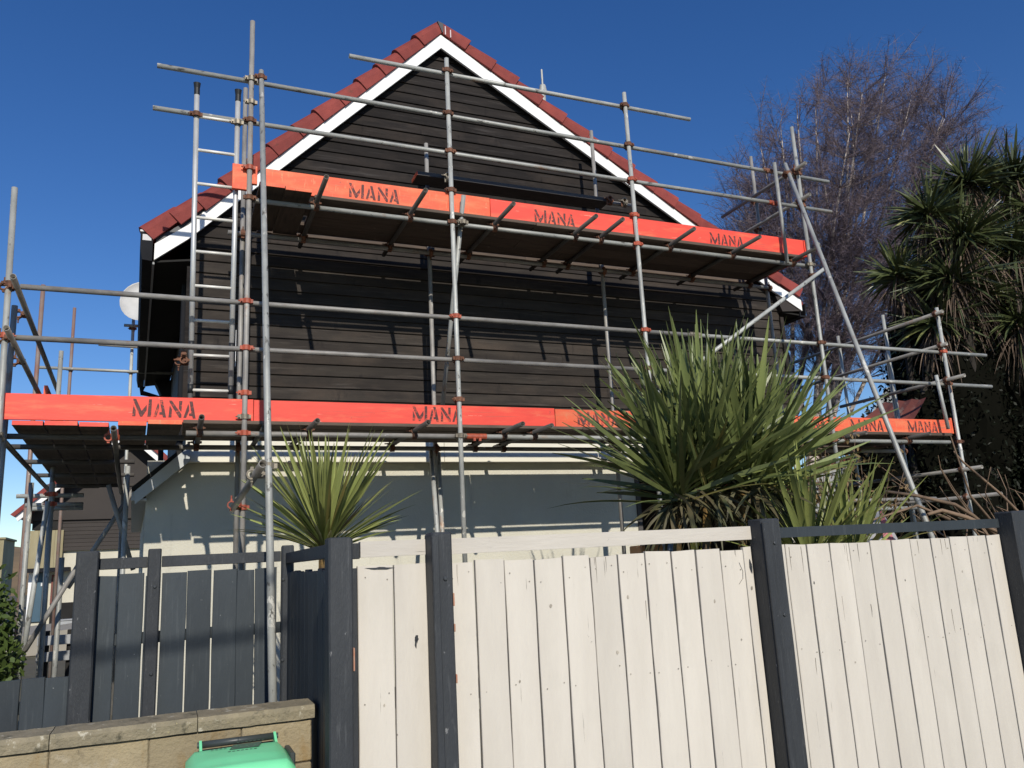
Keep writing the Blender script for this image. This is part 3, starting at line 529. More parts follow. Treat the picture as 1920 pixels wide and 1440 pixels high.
# deck planks running back, with painted ends facing the street
for i, (x0, x1, y1) in enumerate(((-1.205, -.985, 12.4), (-.975, -.735, 12.6), (-.725, -.505, 12.2), (-.435, -.215, 8.72), (-.205, .066, 8.70))):
    y0 = 7.455 + random.uniform(-.01, .01); dz = (-.062, -.060, -.064, -.050, -.034)[i]
    z0 = ZLB + dz - .018
    o = MB().prism([(x0, y0, z0), (x1, y0, z0), (x1, y0, z0 + .038), (x0, y0, z0 + .038)], (SK * (y1 - y0), y1 - y0, 0)).build('deck_plank', 'deck_d', sl_)
    MB().box(x0 + .001, x1 - .001, y0 - .005, y0 - .0005, z0 + .001, z0 + .037).build('painted_end', 'toe_org' if i > 2 else 'toe_red', o)
for (x0, x1, y0, dz) in ((-1.21, -.98, 12.6, 0), (-.97, -.75, 12.7, 0)): pass
for y in (7.75, 8.35, 9.4, 10.6, 11.8):
    steel('transom', (LX(-1.34, y), y, ZLB - .125), (LX(-.30 if y > 8.6 else .1, y), y, ZLB - .125), sl_, 'galv_shaded')
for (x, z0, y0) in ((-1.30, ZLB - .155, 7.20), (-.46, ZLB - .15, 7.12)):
    steel('ledger', (LX(x, y0), y0, z0), (LX(x, 12.6), 12.6, z0), sl_, 'galv_shaded')
coupler((-1.30, 7.5, ZLB - .155), sl_, 2, ROT_SIDE); coupler((-.46, 7.6, ZLB - .15), sl_, 0, ROT_SIDE)
o = MB().prism([(LX(-1.19, 9.4), 9.4, 3.42), (LX(-1.155, 9.4), 9.4, 3.42), (LX(-1.155, 9.4), 9.4, 3.62), (LX(-1.19, 9.4), 9.4, 3.62)], (SK * 4, 4.0, 0)).build('toe_board', 'toe_org', sl_)
# lower frame seen under the deck
for (a, c_, m_) in (((-1.33, 9.5, 0), (-1.32, 9.5, 2.62), 'galv'), ((-1.12, 9.5, 0), (-1.13, 9.5, 2.62), 'galv'), ((-1.30, 9.4, .55), (-1.15, 9.4, 2.42), 'galv'), ((-1.01, 9.6, 0), (-1.01, 9.6, 1.86), 'galv'),
                  ((-.82, 9.35, 1.80), (-1.25, 9.35, .98), 'galv_dull'), ((-.62, 9.6, 2.6), (-.34, 9.6, 1.7), 'galv_dull'), ((-.38, 9.7, 2.55), (-.95, 9.7, 1.55), 'galv_dull')):
    steel('standard' if m_ == 'galv' else 'brace', a, c_, sl_, m_)
for zz in (2.50, 2.40, 2.36): steel('ledger', (-1.55 + (2.5 - zz) * .9, 10.2, zz + .05), (-.9, 10.2, zz + .05), sl_)
for p_ in ((-1.13, 9.5, 2.50), (-1.13, 9.5, 2.40)): coupler(p_, sl_, 0)

# ================================================================= ladder
ld = thing('ladder', 'aluminium ladder tied upright at the left end of the scaffold', 'ladder')
def lpt(x0, x1, t): return Vector((x0 + (x1 - x0) * t, 7.92 - .45 * t, 2.95 + 3.26 * t))
for (x0, x1) in ((.135, .088), (.485, .462)):
    MB().tube([lpt(x0, x1, 0), lpt(x0, x1, .97)], .0245, 12).build('stile', 'alu', ld, True)
    MB().tube([lpt(x0, x1, .965), lpt(x0, x1, .985), lpt(x0, x1, 1.0)], [.027, .027, .034], 12).build('end_cap', 'tape', ld)
    for t in (.095, .218): MB().tube([lpt(x0, x1, t), lpt(x0, x1, t + .026)], .0252, 12).build('tape_band', 'tape', ld, True)
for i in range(9):
    t = (3.29 + i * .3245 - 2.95) / 3.26; a, c_ = lpt(.135, .088, t), lpt(.485, .462, t)
    MB().tube([a, c_], .0155, 10).build('rung', 'rung', ld, True)
MB().box(.508, .512, 7.72, 7.75, 3.5, 3.85).build('warning_label', 'label', ld)
for p_ in ((.095, 7.5, 5.93), (.468, 7.5, 5.93)): pass
cp = inst('coupler', CPL[1], ld, Matrix.Translation((.093, 7.503, 5.90))); inst('coupler', CPL[2], ld, Matrix.Translation((.467, 7.503, 5.88)))
cp = inst('coupler', CPL[1], ld, Matrix.Translation((.06, 7.62, 3.56)) @ ROT_TRN.to_4x4() @ Matrix.Rotation(math.pi, 4, 'Z')); inst('coupler', CPL[1], ld, Matrix.Translation((.07, 7.66, 3.50)) @ ROT_SIDE.to_4x4())

# ================================================================= fences
def paling(x0, x1, y, zt, mat, parent, th=.022, zb=.02, tilt=0.0, lean=0.0):
    """one fence board with a worn, uneven outline, origin at its foot"""
    n = 6; w0 = (x1 - x0) / 2; v, f = [], []
    ja = [random.uniform(-.0025, .0025) for _ in range(n + 1)]; jb = [random.uniform(-.0025, .0025) for _ in range(n + 1)]
    for i in range(n + 1):
        z_ = zb + (zt - zb) * i / n
        dl = random.uniform(-.004, .004) if i == n else 0; dr = random.uniform(-.004, .004) if i == n else 0
        for (dx, dy, dz) in ((-w0 + ja[i], 0, dl), (-w0 + .003 + ja[i], -.003, dl), (w0 - .003 + jb[i], -.003, dr), (w0 + jb[i], 0, dr), (w0 + jb[i], th, dr), (-w0 + ja[i], th, dl)):
            v.append((dx + tilt * z_, dy, z_ + dz))
    for i in range(n):
        for j in range(6): f.append((i * 6 + j, i * 6 + (j + 1) % 6, (i + 1) * 6 + (j + 1) % 6, (i + 1) * 6 + j))
    f += [(5, 4, 3, 2, 1, 0), tuple(n * 6 + j for j in range(6))]
    o = obj('fence_board', v, f, mat, parent); o.location = ((x0 + x1) / 2, y, 0); return o
def post(x0, x1, y0, y1, zt, parent, mat='fpost', zb=0, split=False):
    w_, d_ = (x1 - x0) / 2, (y1 - y0) / 2; v, f = [], []; n = 5
    c = .008
    ring = [(-w_ + c, -d_), (w_ - c, -d_), (w_, -d_ + c), (w_, d_ - c), (w_ - c, d_), (-w_ + c, d_), (-w_, d_ - c), (-w_, -d_ + c)]
    for i in range(n + 1):
        z_ = zb + (zt - zb) * i / n
        for j, (x, y) in enumerate(ring): v.append((x + random.uniform(-.0012, .0012), y + random.uniform(-.0012, .0012), z_ + (random.uniform(-.006, .006) if i == n else 0)))
    v += [(x * .86, y * .86, zt + .008) for x, y in ring]
    for i in range(n + 1):
        for j in range(8): f.append((i * 8 + j, i * 8 + (j + 1) % 8, (i + 1) * 8 + (j + 1) % 8, (i + 1) * 8 + j))
    f.append(tuple((n + 1) * 8 + j for j in range(8)))
    o = obj('fence_post', v, f, mat, parent); o.location = ((x0 + x1) / 2, (y0 + y1) / 2, 0); return o
def knob(p, parent, mat='bolt', r=.011):
    o = MB().tube([(0, .002, 0), (0, -.006, 0), (0, -.009, 0)], [r, r, r * .6], 8).build('bolt_head', mat, parent); o.location = Vector(p) - parent.location; return o
FY = 3.90
cf = thing('fence', 'cream paling fence between dark posts along the footpath', 'fence')
XS1 = [.822, .998, 1.166]; XS2 = [1.270, 1.414, 1.576, 1.743, 1.906, 2.07, 2.237, 2.412, 2.582, 2.742, 2.911, 3.075, 3.135]
XS3 = [3.285, 3.379, 3.546, 3.721, 3.88, 4.052, 4.228, 4.395, 4.581, 4.752, 4.917, 5.097, 5.235]
for XS in (XS1, XS2, XS3):
    for a, c_ in zip(XS[:-1], XS[1:]):
        gp = random.choice((.0055, .008, .011, .007, .009))
        paling(a + gp / 2, c_ - gp / 2, FY + random.uniform(-.003, .003), 1.600 + random.uniform(-.007, .007), 'fcream', cf, tilt=random.uniform(-.0012, .0012))
nm = mesh('nail_head', *(lambda b_: (b_.v, b_.f))(MB().tube([(0, .001, 0), (0, -.0008, 0)], .0036, 6)), 'nail')
for XS in (XS1, XS2, XS3):
    for a, c_ in zip(XS[:-1], XS[1:]):
        if c_ - a < .08: continue
        for zz in (1.0, 1.52):
            for xx in (a + random.uniform(.02, .04), c_ - random.uniform(.02, .04)):
                if random.random() < .62: inst('nail_head', nm, cf, Matrix.Translation((xx + random.uniform(-.006, .006), FY - .0045, zz + random.uniform(-.045, .035))))
for (zz) in (.35, .95): bbox('back_rail', .8, 5.3, FY + .024, FY + .07, zz, zz + .09, 'fslate', cf, .003)
pA = post(.675, .785, FY - .10, FY + .02, 1.735, cf); bbox('jamb_board', .787, .818, FY - .03, FY + .02, .02, 1.60, 'fpost', cf, .003)
pB = post(1.163, 1.265, FY - .11, FY + .015, 1.742, cf); pC = post(3.140, 3.278, FY - .105, FY + .02, 1.752, cf); pD = post(5.24, 5.40, FY - .12, FY + .02, 1.745, cf)
knob((1.225, FY - .11, 1.53), pB, 'bolt'); knob((3.22, FY - .105, 1.62), pC, 'bolt'); knob((5.33, FY - .12, 1.6), pD, 'galv', .009); knob((3.23, FY - .105, 1.22), pC)
# loose cleat that makes the posts two-ply
for (x0, x1, zt, pp) in ((1.163, 1.195, 1.734, pB), (3.140, 3.185, 1.742, pC)):
    bbox('post_cleat', x0 - pp.location.x - .002, x1 - pp.location.x, FY - .122 - pp.location.y, FY - .108 - pp.location.y, .05, zt, 'fpost', pp, .004)
# chips of bare timber and paint smears
for (x, z_, s_, pp) in ((1.268, 1.43, .03, pB), (1.268, 1.30, .018, pB), (1.269, 1.07, .02, pB), (.788, 1.20, .05, pA)):
    bbox('paint_chip', x - .006 - pp.location.x, x + .0005 - pp.location.x, FY - .112 - pp.location.y, FY - .09 - pp.location.y, z_ - s_, z_ + s_, 'fraw', pp, .002)
# top rails
def rail(x0, x1, z0, z1, mat, y0=FY - .01, y1=FY + .035, dz=0.0):
    return MB().hexa([(x0, y0, z0), (x1, y0, z0 + dz), (x1, y1, z0 + dz), (x0, y1, z0), (x0, y0, z1), (x1, y0, z1 + dz), (x1, y1, z1 + dz), (x0, y1, z1)]).build('top_rail', mat, cf)
rail(.84, 1.160, 1.648, 1.722, 'frail'); rail(1.268, 3.137, 1.644, 1.720, 'frail', dz=.003); rail(3.28, 5.238, 1.648, 1.708, 'fslate', dz=.0)
bbox('rail_end', .787, .838, FY - .005, FY + .03, 1.642, 1.716, 'fpost', cf, .003)
# paint smears on the boards: irregular dark patches a hair proud of the board
def smear(x, z_, rx, rz, n=12, mat='fpost'):
    pts = []
    for i in range(n):
        a = 2 * math.pi * i / n; q = random.uniform(.45, 1.1); pts.append((x + rx * q * math.cos(a), FY - .0065, z_ + rz * q * math.sin(a)))
    return MB().prism(pts[::-1], (0, .001, 0)).build('paint_smear', mat, cf)
smear(1.108, 1.255, .012, .022); smear(1.10, 1.24, .006, .03); smear(.93, 1.594, .075, .008); smear(3.115, 1.49, .010, .055); smear(3.565, 1.375, .005, .012); smear(4.30, 1.35, .004, .008)
# curved grain tears (raised splits) on two boards
def tear(pts, r=.0022): return MB().tube([(x, FY - .0035, z_) for x, z_ in pts], r, 5).build('timber_split', 'fpost', cf)
tear([(4.318, 1.19), (4.345, 1.165), (4.362, 1.12), (4.372, 1.08), (4.366, 1.055), (4.345, 1.035)]); tear([(4.075, 1.54), (4.063, 1.50), (4.062, 1.45), (4.068, 1.38)], .0018)
tear([(3.035, 1.52), (3.055, 1.47), (3.05, 1.43), (3.02, 1.40)], .0010)
# drying cracks, mostly running down from the board tops
for XS in (XS1, XS2, XS3):
    for a, c_ in zip(XS[:-1], XS[1:]):
        for _ in range(random.choice((0, 1, 2, 3)) if c_ - a > .09 else 0):
            x = random.uniform(a + .02, c_ - .02); z0 = 1.592 if random.random() < .75 else random.uniform(.95, 1.5); L = random.uniform(.03, .16)
            MB().tube([(x, FY - .0034, z0), (x + random.uniform(-.002, .002), FY - .0034, z0 - L * .5), (x + random.uniform(-.003, .003), FY - .0034, z0 - L)], [.0013, .0011, .0003], 4).build('timber_crack', 'crack', cf)
        if random.random() < .4:
            x, z0 = random.uniform(a + .04, c_ - .04), random.uniform(.9, 1.5); w_ = random.uniform(.004, .009)
            MB().prism([(x + w_ * math.cos(q * .785) * random.uniform(.7, 1.1), FY - .0052, z0 + 1.5 * w_ * math.sin(q * .785) * random.uniform(.7, 1.1)) for q in range(8)][::-1], (0, .001, 0)).build('knot', 'knot', cf)
# return fence at the left end of the cream fence
rf = thing('fence', 'narrow dark fence return joining the cream fence to the slate fence', 'fence')
y = FY + .04
while y < 5.7:
    o = bbox('fence_board', .745, .767, y, y + .145, .02, 1.60 + random.uniform(-.01, .01), 'fslate', rf, .003); y += .150
bbox('top_rail', .735, .772, FY + .03, 5.8, 1.655, 1.725, 'fpost', rf, .003)
# slate fence set back behind the block wall
df = thing('fence', 'slate grey paling fence with open gaps behind the block wall', 'fence')
DY = 5.85
for (a, c_) in ((-0.410, -0.295), (-0.282, -0.136), (-0.037, 0.113), (0.126, 0.274), (0.280, 0.429), (0.432, 0.545), (0.552, 0.689)):
    paling(a, c_, DY, 1.633 + random.uniform(-.006, .006), 'fslate', df, tilt=random.uniform(-.004, .004))
bbox('back_board', -0.131, -0.042, DY + .001, DY + .022, .02, 1.62, 'fslate', df, .002)
po = post(-0.528, -0.402, DY - .11, DY + .02, 1.780, df); pp1 = post(-0.123, -0.042, DY - .075, DY - .004, 1.780, df); pp2 = post(0.712, 0.791, DY - .075, DY - .004, 1.769, df)
knob((-.075, DY - .075, 1.55), pp1); knob((-.075, DY - .075, 1.02), pp1); knob((.72, DY - .075, 1.55), pp2); knob((.72, DY - .075, 1.03), pp2)
for (x0, x1) in ((-0.401, -0.125), (-0.040, 0.710), (0.793, .80)): bbox('top_rail', x0, x1, DY - .02, DY + .02, 1.671, 1.741, 'fpost', df, .003)
for zz in (.55, 1.2): bbox('back_rail', -0.522, .78, DY + .024, DY + .07, zz, zz + .07, 'fslate', df, .003)
lf = thing('fence', 'low slate paling fence stepping down at the far left', 'fence')
x = -0.535
while x > -2.6:
    paling(x - .123, x, DY - .02, 1.048 + random.uniform(-.006, .006), 'fslate', lf, tilt=random.uniform(-.003, .003)); x -= .1265
bbox('back_rail', -2.6, -0.533, DY + .006, DY + .05, .85, .92, 'fslate', lf, .003)

# ================================================================= block wall
bw = thing('block_wall', 'low concrete block wall with lichened coping below the slate fence', 'wall')
MB().box(-3.2, .705, 4.515, 4.685, 0, .855).build('mortar_core', 'mortar', bw)
for row in range(4):
    z1 = .852 - row * .205; z0 = z1 - .198; x = .712 - (.345 if row % 2 == 0 else .135); xr = .712
    while xr > -3.1:
        bbox('block', max(x, -3.2), xr - .003, 4.50 + random.uniform(-.002, .002), 4.70, z0, z1, 'block', bw, .006, .002); xr = x; x -= .42
x = .722
for L in (.56, .63, .60, .62, .6, .61):
    n = 14; v, f = [], []
    prof = [(4.482, .860), (4.478, .905), (4.490, .925), (4.70, .928), (4.715, .905), (4.712, .860)]
    for i in range(n + 1):
        for (py, pz) in prof: v.append((x - L * i / n, py + random.uniform(-.002, .002), pz + random.uniform(-.0015, .0015)))
    k = len(prof)
    for i in range(n):
        for j in range(k): f.append((i * k + j, i * k + (j + 1) % k, (i + 1) * k + (j + 1) % k, (i + 1) * k + j))
    f += [tuple(range(k))[::-1], tuple(n * k + j for j in range(k))]
    obj('coping_stone', v, f, 'cope', bw); x -= L + .004

# ================================================================= wheelie bin
wb = thing('wheelie_bin', 'bright green wheelie bin with dark handle bar beside the block wall', 'bin', loc=(0, 0, 0))
bx0, bx1, by0, by1 = .115, .545, 3.93, 4.36
MB().hexa([(bx0 + .05, by0 + .06, .03), (bx1 - .05, by0 + .06, .03), (bx1 - .05, by1 - .08, .03), (bx0 + .05, by1 - .08, .03), (bx0 + .015, by0 + .015, .745), (bx1 - .015, by0 + .015, .745), (bx1 - .015, by1 - .02, .745), (bx0 + .015, by1 - .02, .745)]).build('body', 'bingrey', wb)
# domed lid
n = 12; v, f = [], []
for j in range(n + 1):
    for i in range(n + 1):
        u, t = i / n, j / n; e = min(u, 1 - u, t, 1 - t)
        rx = .022 * (1 - min(1, min(t, 1 - t) / .12)) ** 2
        zz = .752 + .040 * min(1, e / .10) ** .6 + .012 * math.sin(math.pi * u) * math.sin(math.pi * t) + .012 * t
        if .10 < u < .90 and .10 < t < .30: zz -= .006
        v.append((bx0 - .01 + rx + u * (bx1 - bx0 + .02 - 2 * rx), by0 - .02 + t * (by1 - by0 + .02), zz))
for j in range(n):
    for i in range(n): a = j * (n + 1) + i; f.append((a, a + 1, a + n + 2, a + n + 1))
rim = [i for i in range(n + 1)] + [j * (n + 1) + n for j in range(1, n + 1)] + [n * (n + 1) + i for i in range(n - 1, -1, -1)] + [j * (n + 1) for j in range(n - 1, 0, -1)]
base = len(v); v += [(v[i][0], v[i][1], v[i][2] - .035) for i in rim]
for q in range(len(rim)): f.append((rim[(q + 1) % len(rim)], rim[q], base + q, base + (q + 1) % len(rim)))
lid = obj('lid', v, f, 'bin', wb, True)
MB().tube([(.178, by1 + .045, .812), (.508, by1 + .045, .812)], .0165, 12).tube([(.34, by1 + .045, .812), (.346, by1 + .045, .812)], .0175, 12).build('handle_bar', 'bingrey', wb, True)
for (a, c_) in ((.166, .178), (.508, .520)): MB().prism([(a, by1 - .03, .765), (a, by1 + .05, .785), (a, by1 + .062, .815), (a, by1 + .045, .832), (a, by1 + .02, .822), (a, by1 - .03, .80)], (c_ - a, 0, 0)).build('handle_bracket', 'bin', wb)
for xx in (.158, .523): MB().tube([(xx, by1 + .045, .812), (xx + .008, by1 + .045, .812)], .014, 10).build('pin_cap', 'bingrey', wb)
zt = lambda yy: .7915 + .012 * ((yy - by0) / (by1 - by0)) + .0125
MB().add([(.29, 4.20, zt(4.2) + .001), (.42, 4.20, zt(4.2) + .001), (.445, 4.30, zt(4.3) - .0005), (.315, 4.30, zt(4.3) - .0005)], [(0, 1, 2, 3)]).build('printed_panel', 'sticker', wb)
for (x0, x1, yy) in ((.33, .46, 4.325), (.21, .28, 4.24), (.28, .40, 4.16)):
    b = MB(); x = x0
    while x < x1: b.add([(x, yy, zt(yy) + .0012), (x + .012, yy, zt(yy) + .0012), (x + .016, yy + .012, zt(yy) + .0012), (x + .004, yy + .012, zt(yy) + .0012)], [(0, 1, 2, 3)]); x += .019
    b.build('worn_print', 'sticker', wb)
for xx in (bx0 - .035, bx1 + .01):
    MB().tube([(xx, by1 - .03, .10), (xx + .045, by1 - .03, .10)], .1, 14).build('wheel', 'bingrey', wb)
bbox('rear_flange', bx1 + .008, bx1 + .035, by1 - .22, by1 - .02, .70, .775, 'bingrey', wb, .006)

# ================================================================= plants
def leaf_variant(L, W, bend, mat, twist=0.0, fold=.25, n=7):
    """strap leaf along +Z from the origin, bending towards +X"""
    v, f = [], []; x = z_ = 0.0; a = 0.0
    for i in range(n + 1):
        t = i / n; wd = W * (.45 + 1.6 * t if t < .35 else (1.0 - ((t - .35) / .65) ** 1.8)) * .5; wd = max(wd, .0012)
        nx, nz = math.cos(a), -math.sin(a); tw = twist * t
        cy, sy = math.cos(tw), math.sin(tw)
        for (s_, d_) in ((-1, fold), (0, 0), (1, fold)):
            yy = s_ * wd * cy; q = -d_ * abs(s_) * wd + s_ * wd * sy
            v.append((x - nx * q, yy, z_ - nz * q))
        a += bend / n * (.3 + 1.4 * t); x += math.sin(a) * L / n; z_ += math.cos(a) * L / n
    for i in range(n):
        for j in range(2): f.append((i * 3 + j, i * 3 + j + 1, (i + 1) * 3 + j + 1, (i + 1) * 3 + j))
    return mesh('leaf', v, f, mat, True)
def variants(mats, W, k=9):
    return [leaf_variant(1.0, W * random.uniform(.8, 1.15), bd, m_, random.uniform(-.5, .5), random.uniform(.15, .5)) for m_ in mats for bd in np.linspace(.02, .55, k)]
VA = variants(['leafA'], .050, 10); VB = variants(['leafB'], .050, 10) + variants(['leafA'], .048, 3); VB.sort(key=lambda m_: random.random() * .0); VY = variants(['leafY'], .042, 4)
def rosette(parent, base, n, L, V, tmax=1.5, stem=.25, VYs=None, ypow=.75):
    V9 = V
    for i in range(n):
        q = (i + .5) / n; tilt = tmax * q ** ypow + random.uniform(-.12, .12); az = i * 2.39996 + random.uniform(-.35, .35)
        kidx = min(len(V9) - 1, max(0, int(q * q * len(V9) * .85 + random.uniform(-1.2, 2.2))))
        me = V9[kidx]
        if VYs and q > .55 and random.random() < .10: me = random.choice(VYs)
        ln = L * random.uniform(.72, 1.08) * (.80 + .2 * math.sin(math.pi * min(1, q * 1.3)))
        p_ = Vector(base) + Vector((0, 0, stem * (1 - q)))
        m = Matrix.Translation(p_) @ Matrix.Rotation(az, 4, 'Z') @ Matrix.Rotation(tilt, 4, 'Y') @ Matrix.Rotation(random.uniform(-.6, .6), 4, 'Z') @ Matrix.Diagonal((ln, ln * random.uniform(.85, 1.15), ln, 1))
        inst('leaf', me, parent, m)
c1 = thing('cordyline', 'small spiky cordyline behind the slate fence, under the lower deck', 'plant', 'spiky cordylines in the front garden')
MB().tube([(1.115, 6.4, 0), (1.11, 6.4, 1.0), (1.11, 6.4, 1.85)], [.06, .055, .05], 8).build('stem', 'ctrunk', c1)
rosette(c1, (1.11, 6.4, 1.72), 190, .98, VA, 1.15, .10, VY, .85)
c2 = thing('cordyline', 'large many-leaved cordyline behind the cream fence', 'plant', 'spiky cordylines in the front garden')
for (x, y, zt_) in ((3.93, 5.42, 2.1), (4.24, 5.36, 2.15), (3.72, 5.55, 1.9), (4.62, 5.5, 2.0)):
    pts = [(x + .05 * math.sin(i * 1.3), y, zt_ * i / 6) for i in range(7)]
    MB().tube(pts, [.042, .04, .038, .036, .035, .034, .03], 8).build('stem', 'ctrunk', c2)
HEADS = [(3.74, 5.50, 1.96, 1.24, 1.40), (3.98, 5.40, 2.02, 1.30, 1.25), (4.36, 5.34, 2.04, 1.30, 1.30), (4.62, 5.48, 1.98, 1.24, 1.42), (4.20, 5.75, 2.20, 1.32, 1.0)]
for (x, y, z_, L_, tm) in HEADS: rosette(c2, (x, y, z_), 58, L_, VB[:10], tm, .22, VY, .85)
c3 = thing('cordyline', 'low cordyline clump spilling over the dark rail of the fence', 'plant', 'spiky cordylines in the front garden')
MB().tube([(4.62, 5.1, 0), (4.64, 5.1, .8), (4.66, 5.1, 1.45)], [.05, .045, .04], 8).build('stem', 'ctrunk', c3)
rosette(c3, (4.66, 5.1, 1.36), 100, 1.02, VA, 1.3, .15, VY, .8)
MB().tube([(5.05, 5.05, 0), (5.05, 5.06, .8), (5.06, 5.08, 1.4)], [.045, .04, .035], 8).build('stem', 'ctrunk', c3)
rosette(c3, (5.06, 5.08, 1.34), 80, .92, VA, 1.25, .12, VY, .8)

def fast_mesh(name, V, F, mat, parent=None, kind=None):
    me = bpy.data.meshes.new(name); V = np.asarray(V, np.float32).reshape(-1, 3); F = np.asarray(F, np.int32)
    k = F.shape[1]; me.vertices.add(len(V)); me.vertices.foreach_set('co', V.ravel()); me.loops.add(F.size); me.loops.foreach_set('vertex_index', F.ravel())
    me.polygons.add(len(F)); me.polygons.foreach_set('loop_start', np.arange(0, F.size, k, dtype=np.int32)); me.polygons.foreach_set('loop_total', np.full(len(F), k, np.int32))
    me.update(calc_edges=True); me.materials.append(M[mat]); o = bpy.data.objects.new(name, me); link(o, parent)
    if kind: o['kind'] = kind
    return o
def unit(a): return a / np.maximum(np.linalg.norm(a, axis=1, keepdims=True), 1e-9)
def ribbons(name, P, D, L, W, droop, mat, parent, nseg=3, kind=None, wtaper=True):
    """many strap ribbons: start P, direction D, length L, width W, gravity droop"""
    n = len(P); S = unit(np.cross(D, rng.normal(size=(n, 3)))); V = np.zeros((n, nseg + 1, 2, 3)); p_ = P.copy(); d = unit(D)
    for i in range(nseg + 1):
        t = i / nseg; wd = (W * (1 - .85 * t if wtaper else np.sin(np.pi * (.15 + .8 * t))))[:, None] * .5
        V[:, i, 0] = p_ - S * wd; V[:, i, 1] = p_ + S * wd
        d = unit(d + np.array([0, 0, -1]) * (droop / nseg)[:, None]); p_ = p_ + d * (L / nseg)[:, None]
    idx = np.arange(n)[:, None] * (nseg + 1) * 2 + np.arange(nseg)[None, :] * 2
    F = np.stack([idx, idx + 1, idx + 3, idx + 2], -1).reshape(-1, 4)
    return fast_mesh(name, V, F, mat, parent, kind)
def rdir(n): return unit(rng.normal(size=(n, 3)))
def leaf_cloud(name, ells, n, size, mat, parent, shell=.55, kind=None):
    vol = np.array([e[3] * e[4] * e[5] for e in ells]) ** .7; pk = rng.choice(len(ells), n, p=vol / vol.sum()); E_ = np.array(ells)[pk]
    r = rng.uniform(shell, 1.0, n) ** .6; P = E_[:, :3] + rdir(n) * E_[:, 3:6] * r[:, None] * rng.uniform(.86, 1.1, (n, 1))
    d = rdir(n); return ribbons(name, P, d, rng.uniform(.6, 1.3, n) * size, rng.uniform(.35, .6, n) * size, rng.uniform(0, .6, n), mat, parent, 2, kind, False)

for (x, y, z_, L_, tm) in HEADS:
    n = 110; th = rng.uniform(0, tm, n) ** .9; az = rng.uniform(0, 2 * np.pi, n); D = np.stack([np.sin(th) * np.cos(az), np.sin(th) * np.sin(az), np.cos(th)], 1)
    P = np.tile((x, y, z_ + .1), (n, 1)) + rng.normal(size=(n, 3)) * .04
    ribbons('leaf_mass', P, D, L_ * rng.uniform(.6, 1.0, n), rng.uniform(.03, .05, n), rng.uniform(0, .22, n) * np.sin(th), 'leafB', c2, 6, 'stuff', False)
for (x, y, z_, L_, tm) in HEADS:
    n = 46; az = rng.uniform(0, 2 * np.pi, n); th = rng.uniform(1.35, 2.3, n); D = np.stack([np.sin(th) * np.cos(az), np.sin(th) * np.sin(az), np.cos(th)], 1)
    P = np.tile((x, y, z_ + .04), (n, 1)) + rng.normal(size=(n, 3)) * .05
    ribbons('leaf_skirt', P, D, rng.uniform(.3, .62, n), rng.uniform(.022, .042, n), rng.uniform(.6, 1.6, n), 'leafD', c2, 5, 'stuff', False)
# ---- cabbage trees at the right
def cabbage(label, base, heads, trunk_r=.16):
    t = thing('cabbage_tree', label, 'tree', 'cabbage trees beyond the right end of the scaffold')
    fork = Vector(base) + Vector((0, 0, .45 * (min(h[2] for h in heads))))
    MB().tube([base, (Vector(base) + fork) / 2 + Vector((.05, 0, 0)), fork], [trunk_r, trunk_r * .9, trunk_r * .75], 9).build('trunk', 'trunk', t)
    for (x, y, z_, R_, nl) in heads:
        mid = (fork + Vector((x, y, z_))) / 2 + Vector((random.uniform(-.2, .2), 0, -.1))
        MB().tube([fork - Vector((0, 0, .1)), mid, (x, y, z_ - .05)], [trunk_r * .6, trunk_r * .5, .06], 7).build('limb', 'trunk', t)
        n = nl; D = rdir(n); D[:, 2] = np.abs(D[:, 2]) * rng.uniform(-.5, 1.2, n); D = unit(D + np.array([0, 0, .12]))
        P = np.tile((x, y, z_), (n, 1)) + D * .05 + rng.normal(size=(n, 3)) * .04
        ribbons('leaf_head', P, D, R_ * rng.uniform(.75, 1.15, n), rng.uniform(.035, .06, n), rng.uniform(.15, 1.0, n) * (1.1 - D[:, 2]), 'cab', t, 4, None, False)
        n = int(nl * .8); D = rdir(n); D[:, 2] = -np.abs(D[:, 2]) - .3; P = np.tile((x, y, z_ - .12), (n, 1)) + rng.normal(size=(n, 3)) * np.array([.07, .07, .10])
        ribbons('dead_leaf_skirt', P, unit(D), R_ * rng.uniform(.6, 1.25, n), rng.uniform(.016, .03, n), rng.uniform(.8, 2.0, n), 'dead', t, 4, None, False)
    return t
cabbage('tall cabbage tree with three tufted heads beside the birch', (13.35, 9.9, 0), [(13.45, 9.42, 7.98, .90, 230), (12.70, 9.75, 7.42, .80, 200), (13.15, 9.5, 6.85, 1.05, 280), (12.85, 9.6, 6.1, .95, 200)])
cabbage('cabbage tree at the right edge with bright yellow-green hanging leaves', (14.3, 9.6, 0), [(14.22, 9.05, 8.02, .85, 210), (14.35, 8.9, 7.35, .9, 220), (14.0, 9.2, 6.6, .95, 200), (14.6, 9.0, 6.2, .95, 200), (13.95, 9.3, 5.3, .9, 170)])
cabbage('short shaggy cabbage tree in front of the birch', (12.3, 10.7, 0), [(12.34, 10.3, 6.38, .70, 200), (13.35, 9.7, 5.85, .95, 200), (12.75, 10.0, 5.4, .9, 170)], .13)
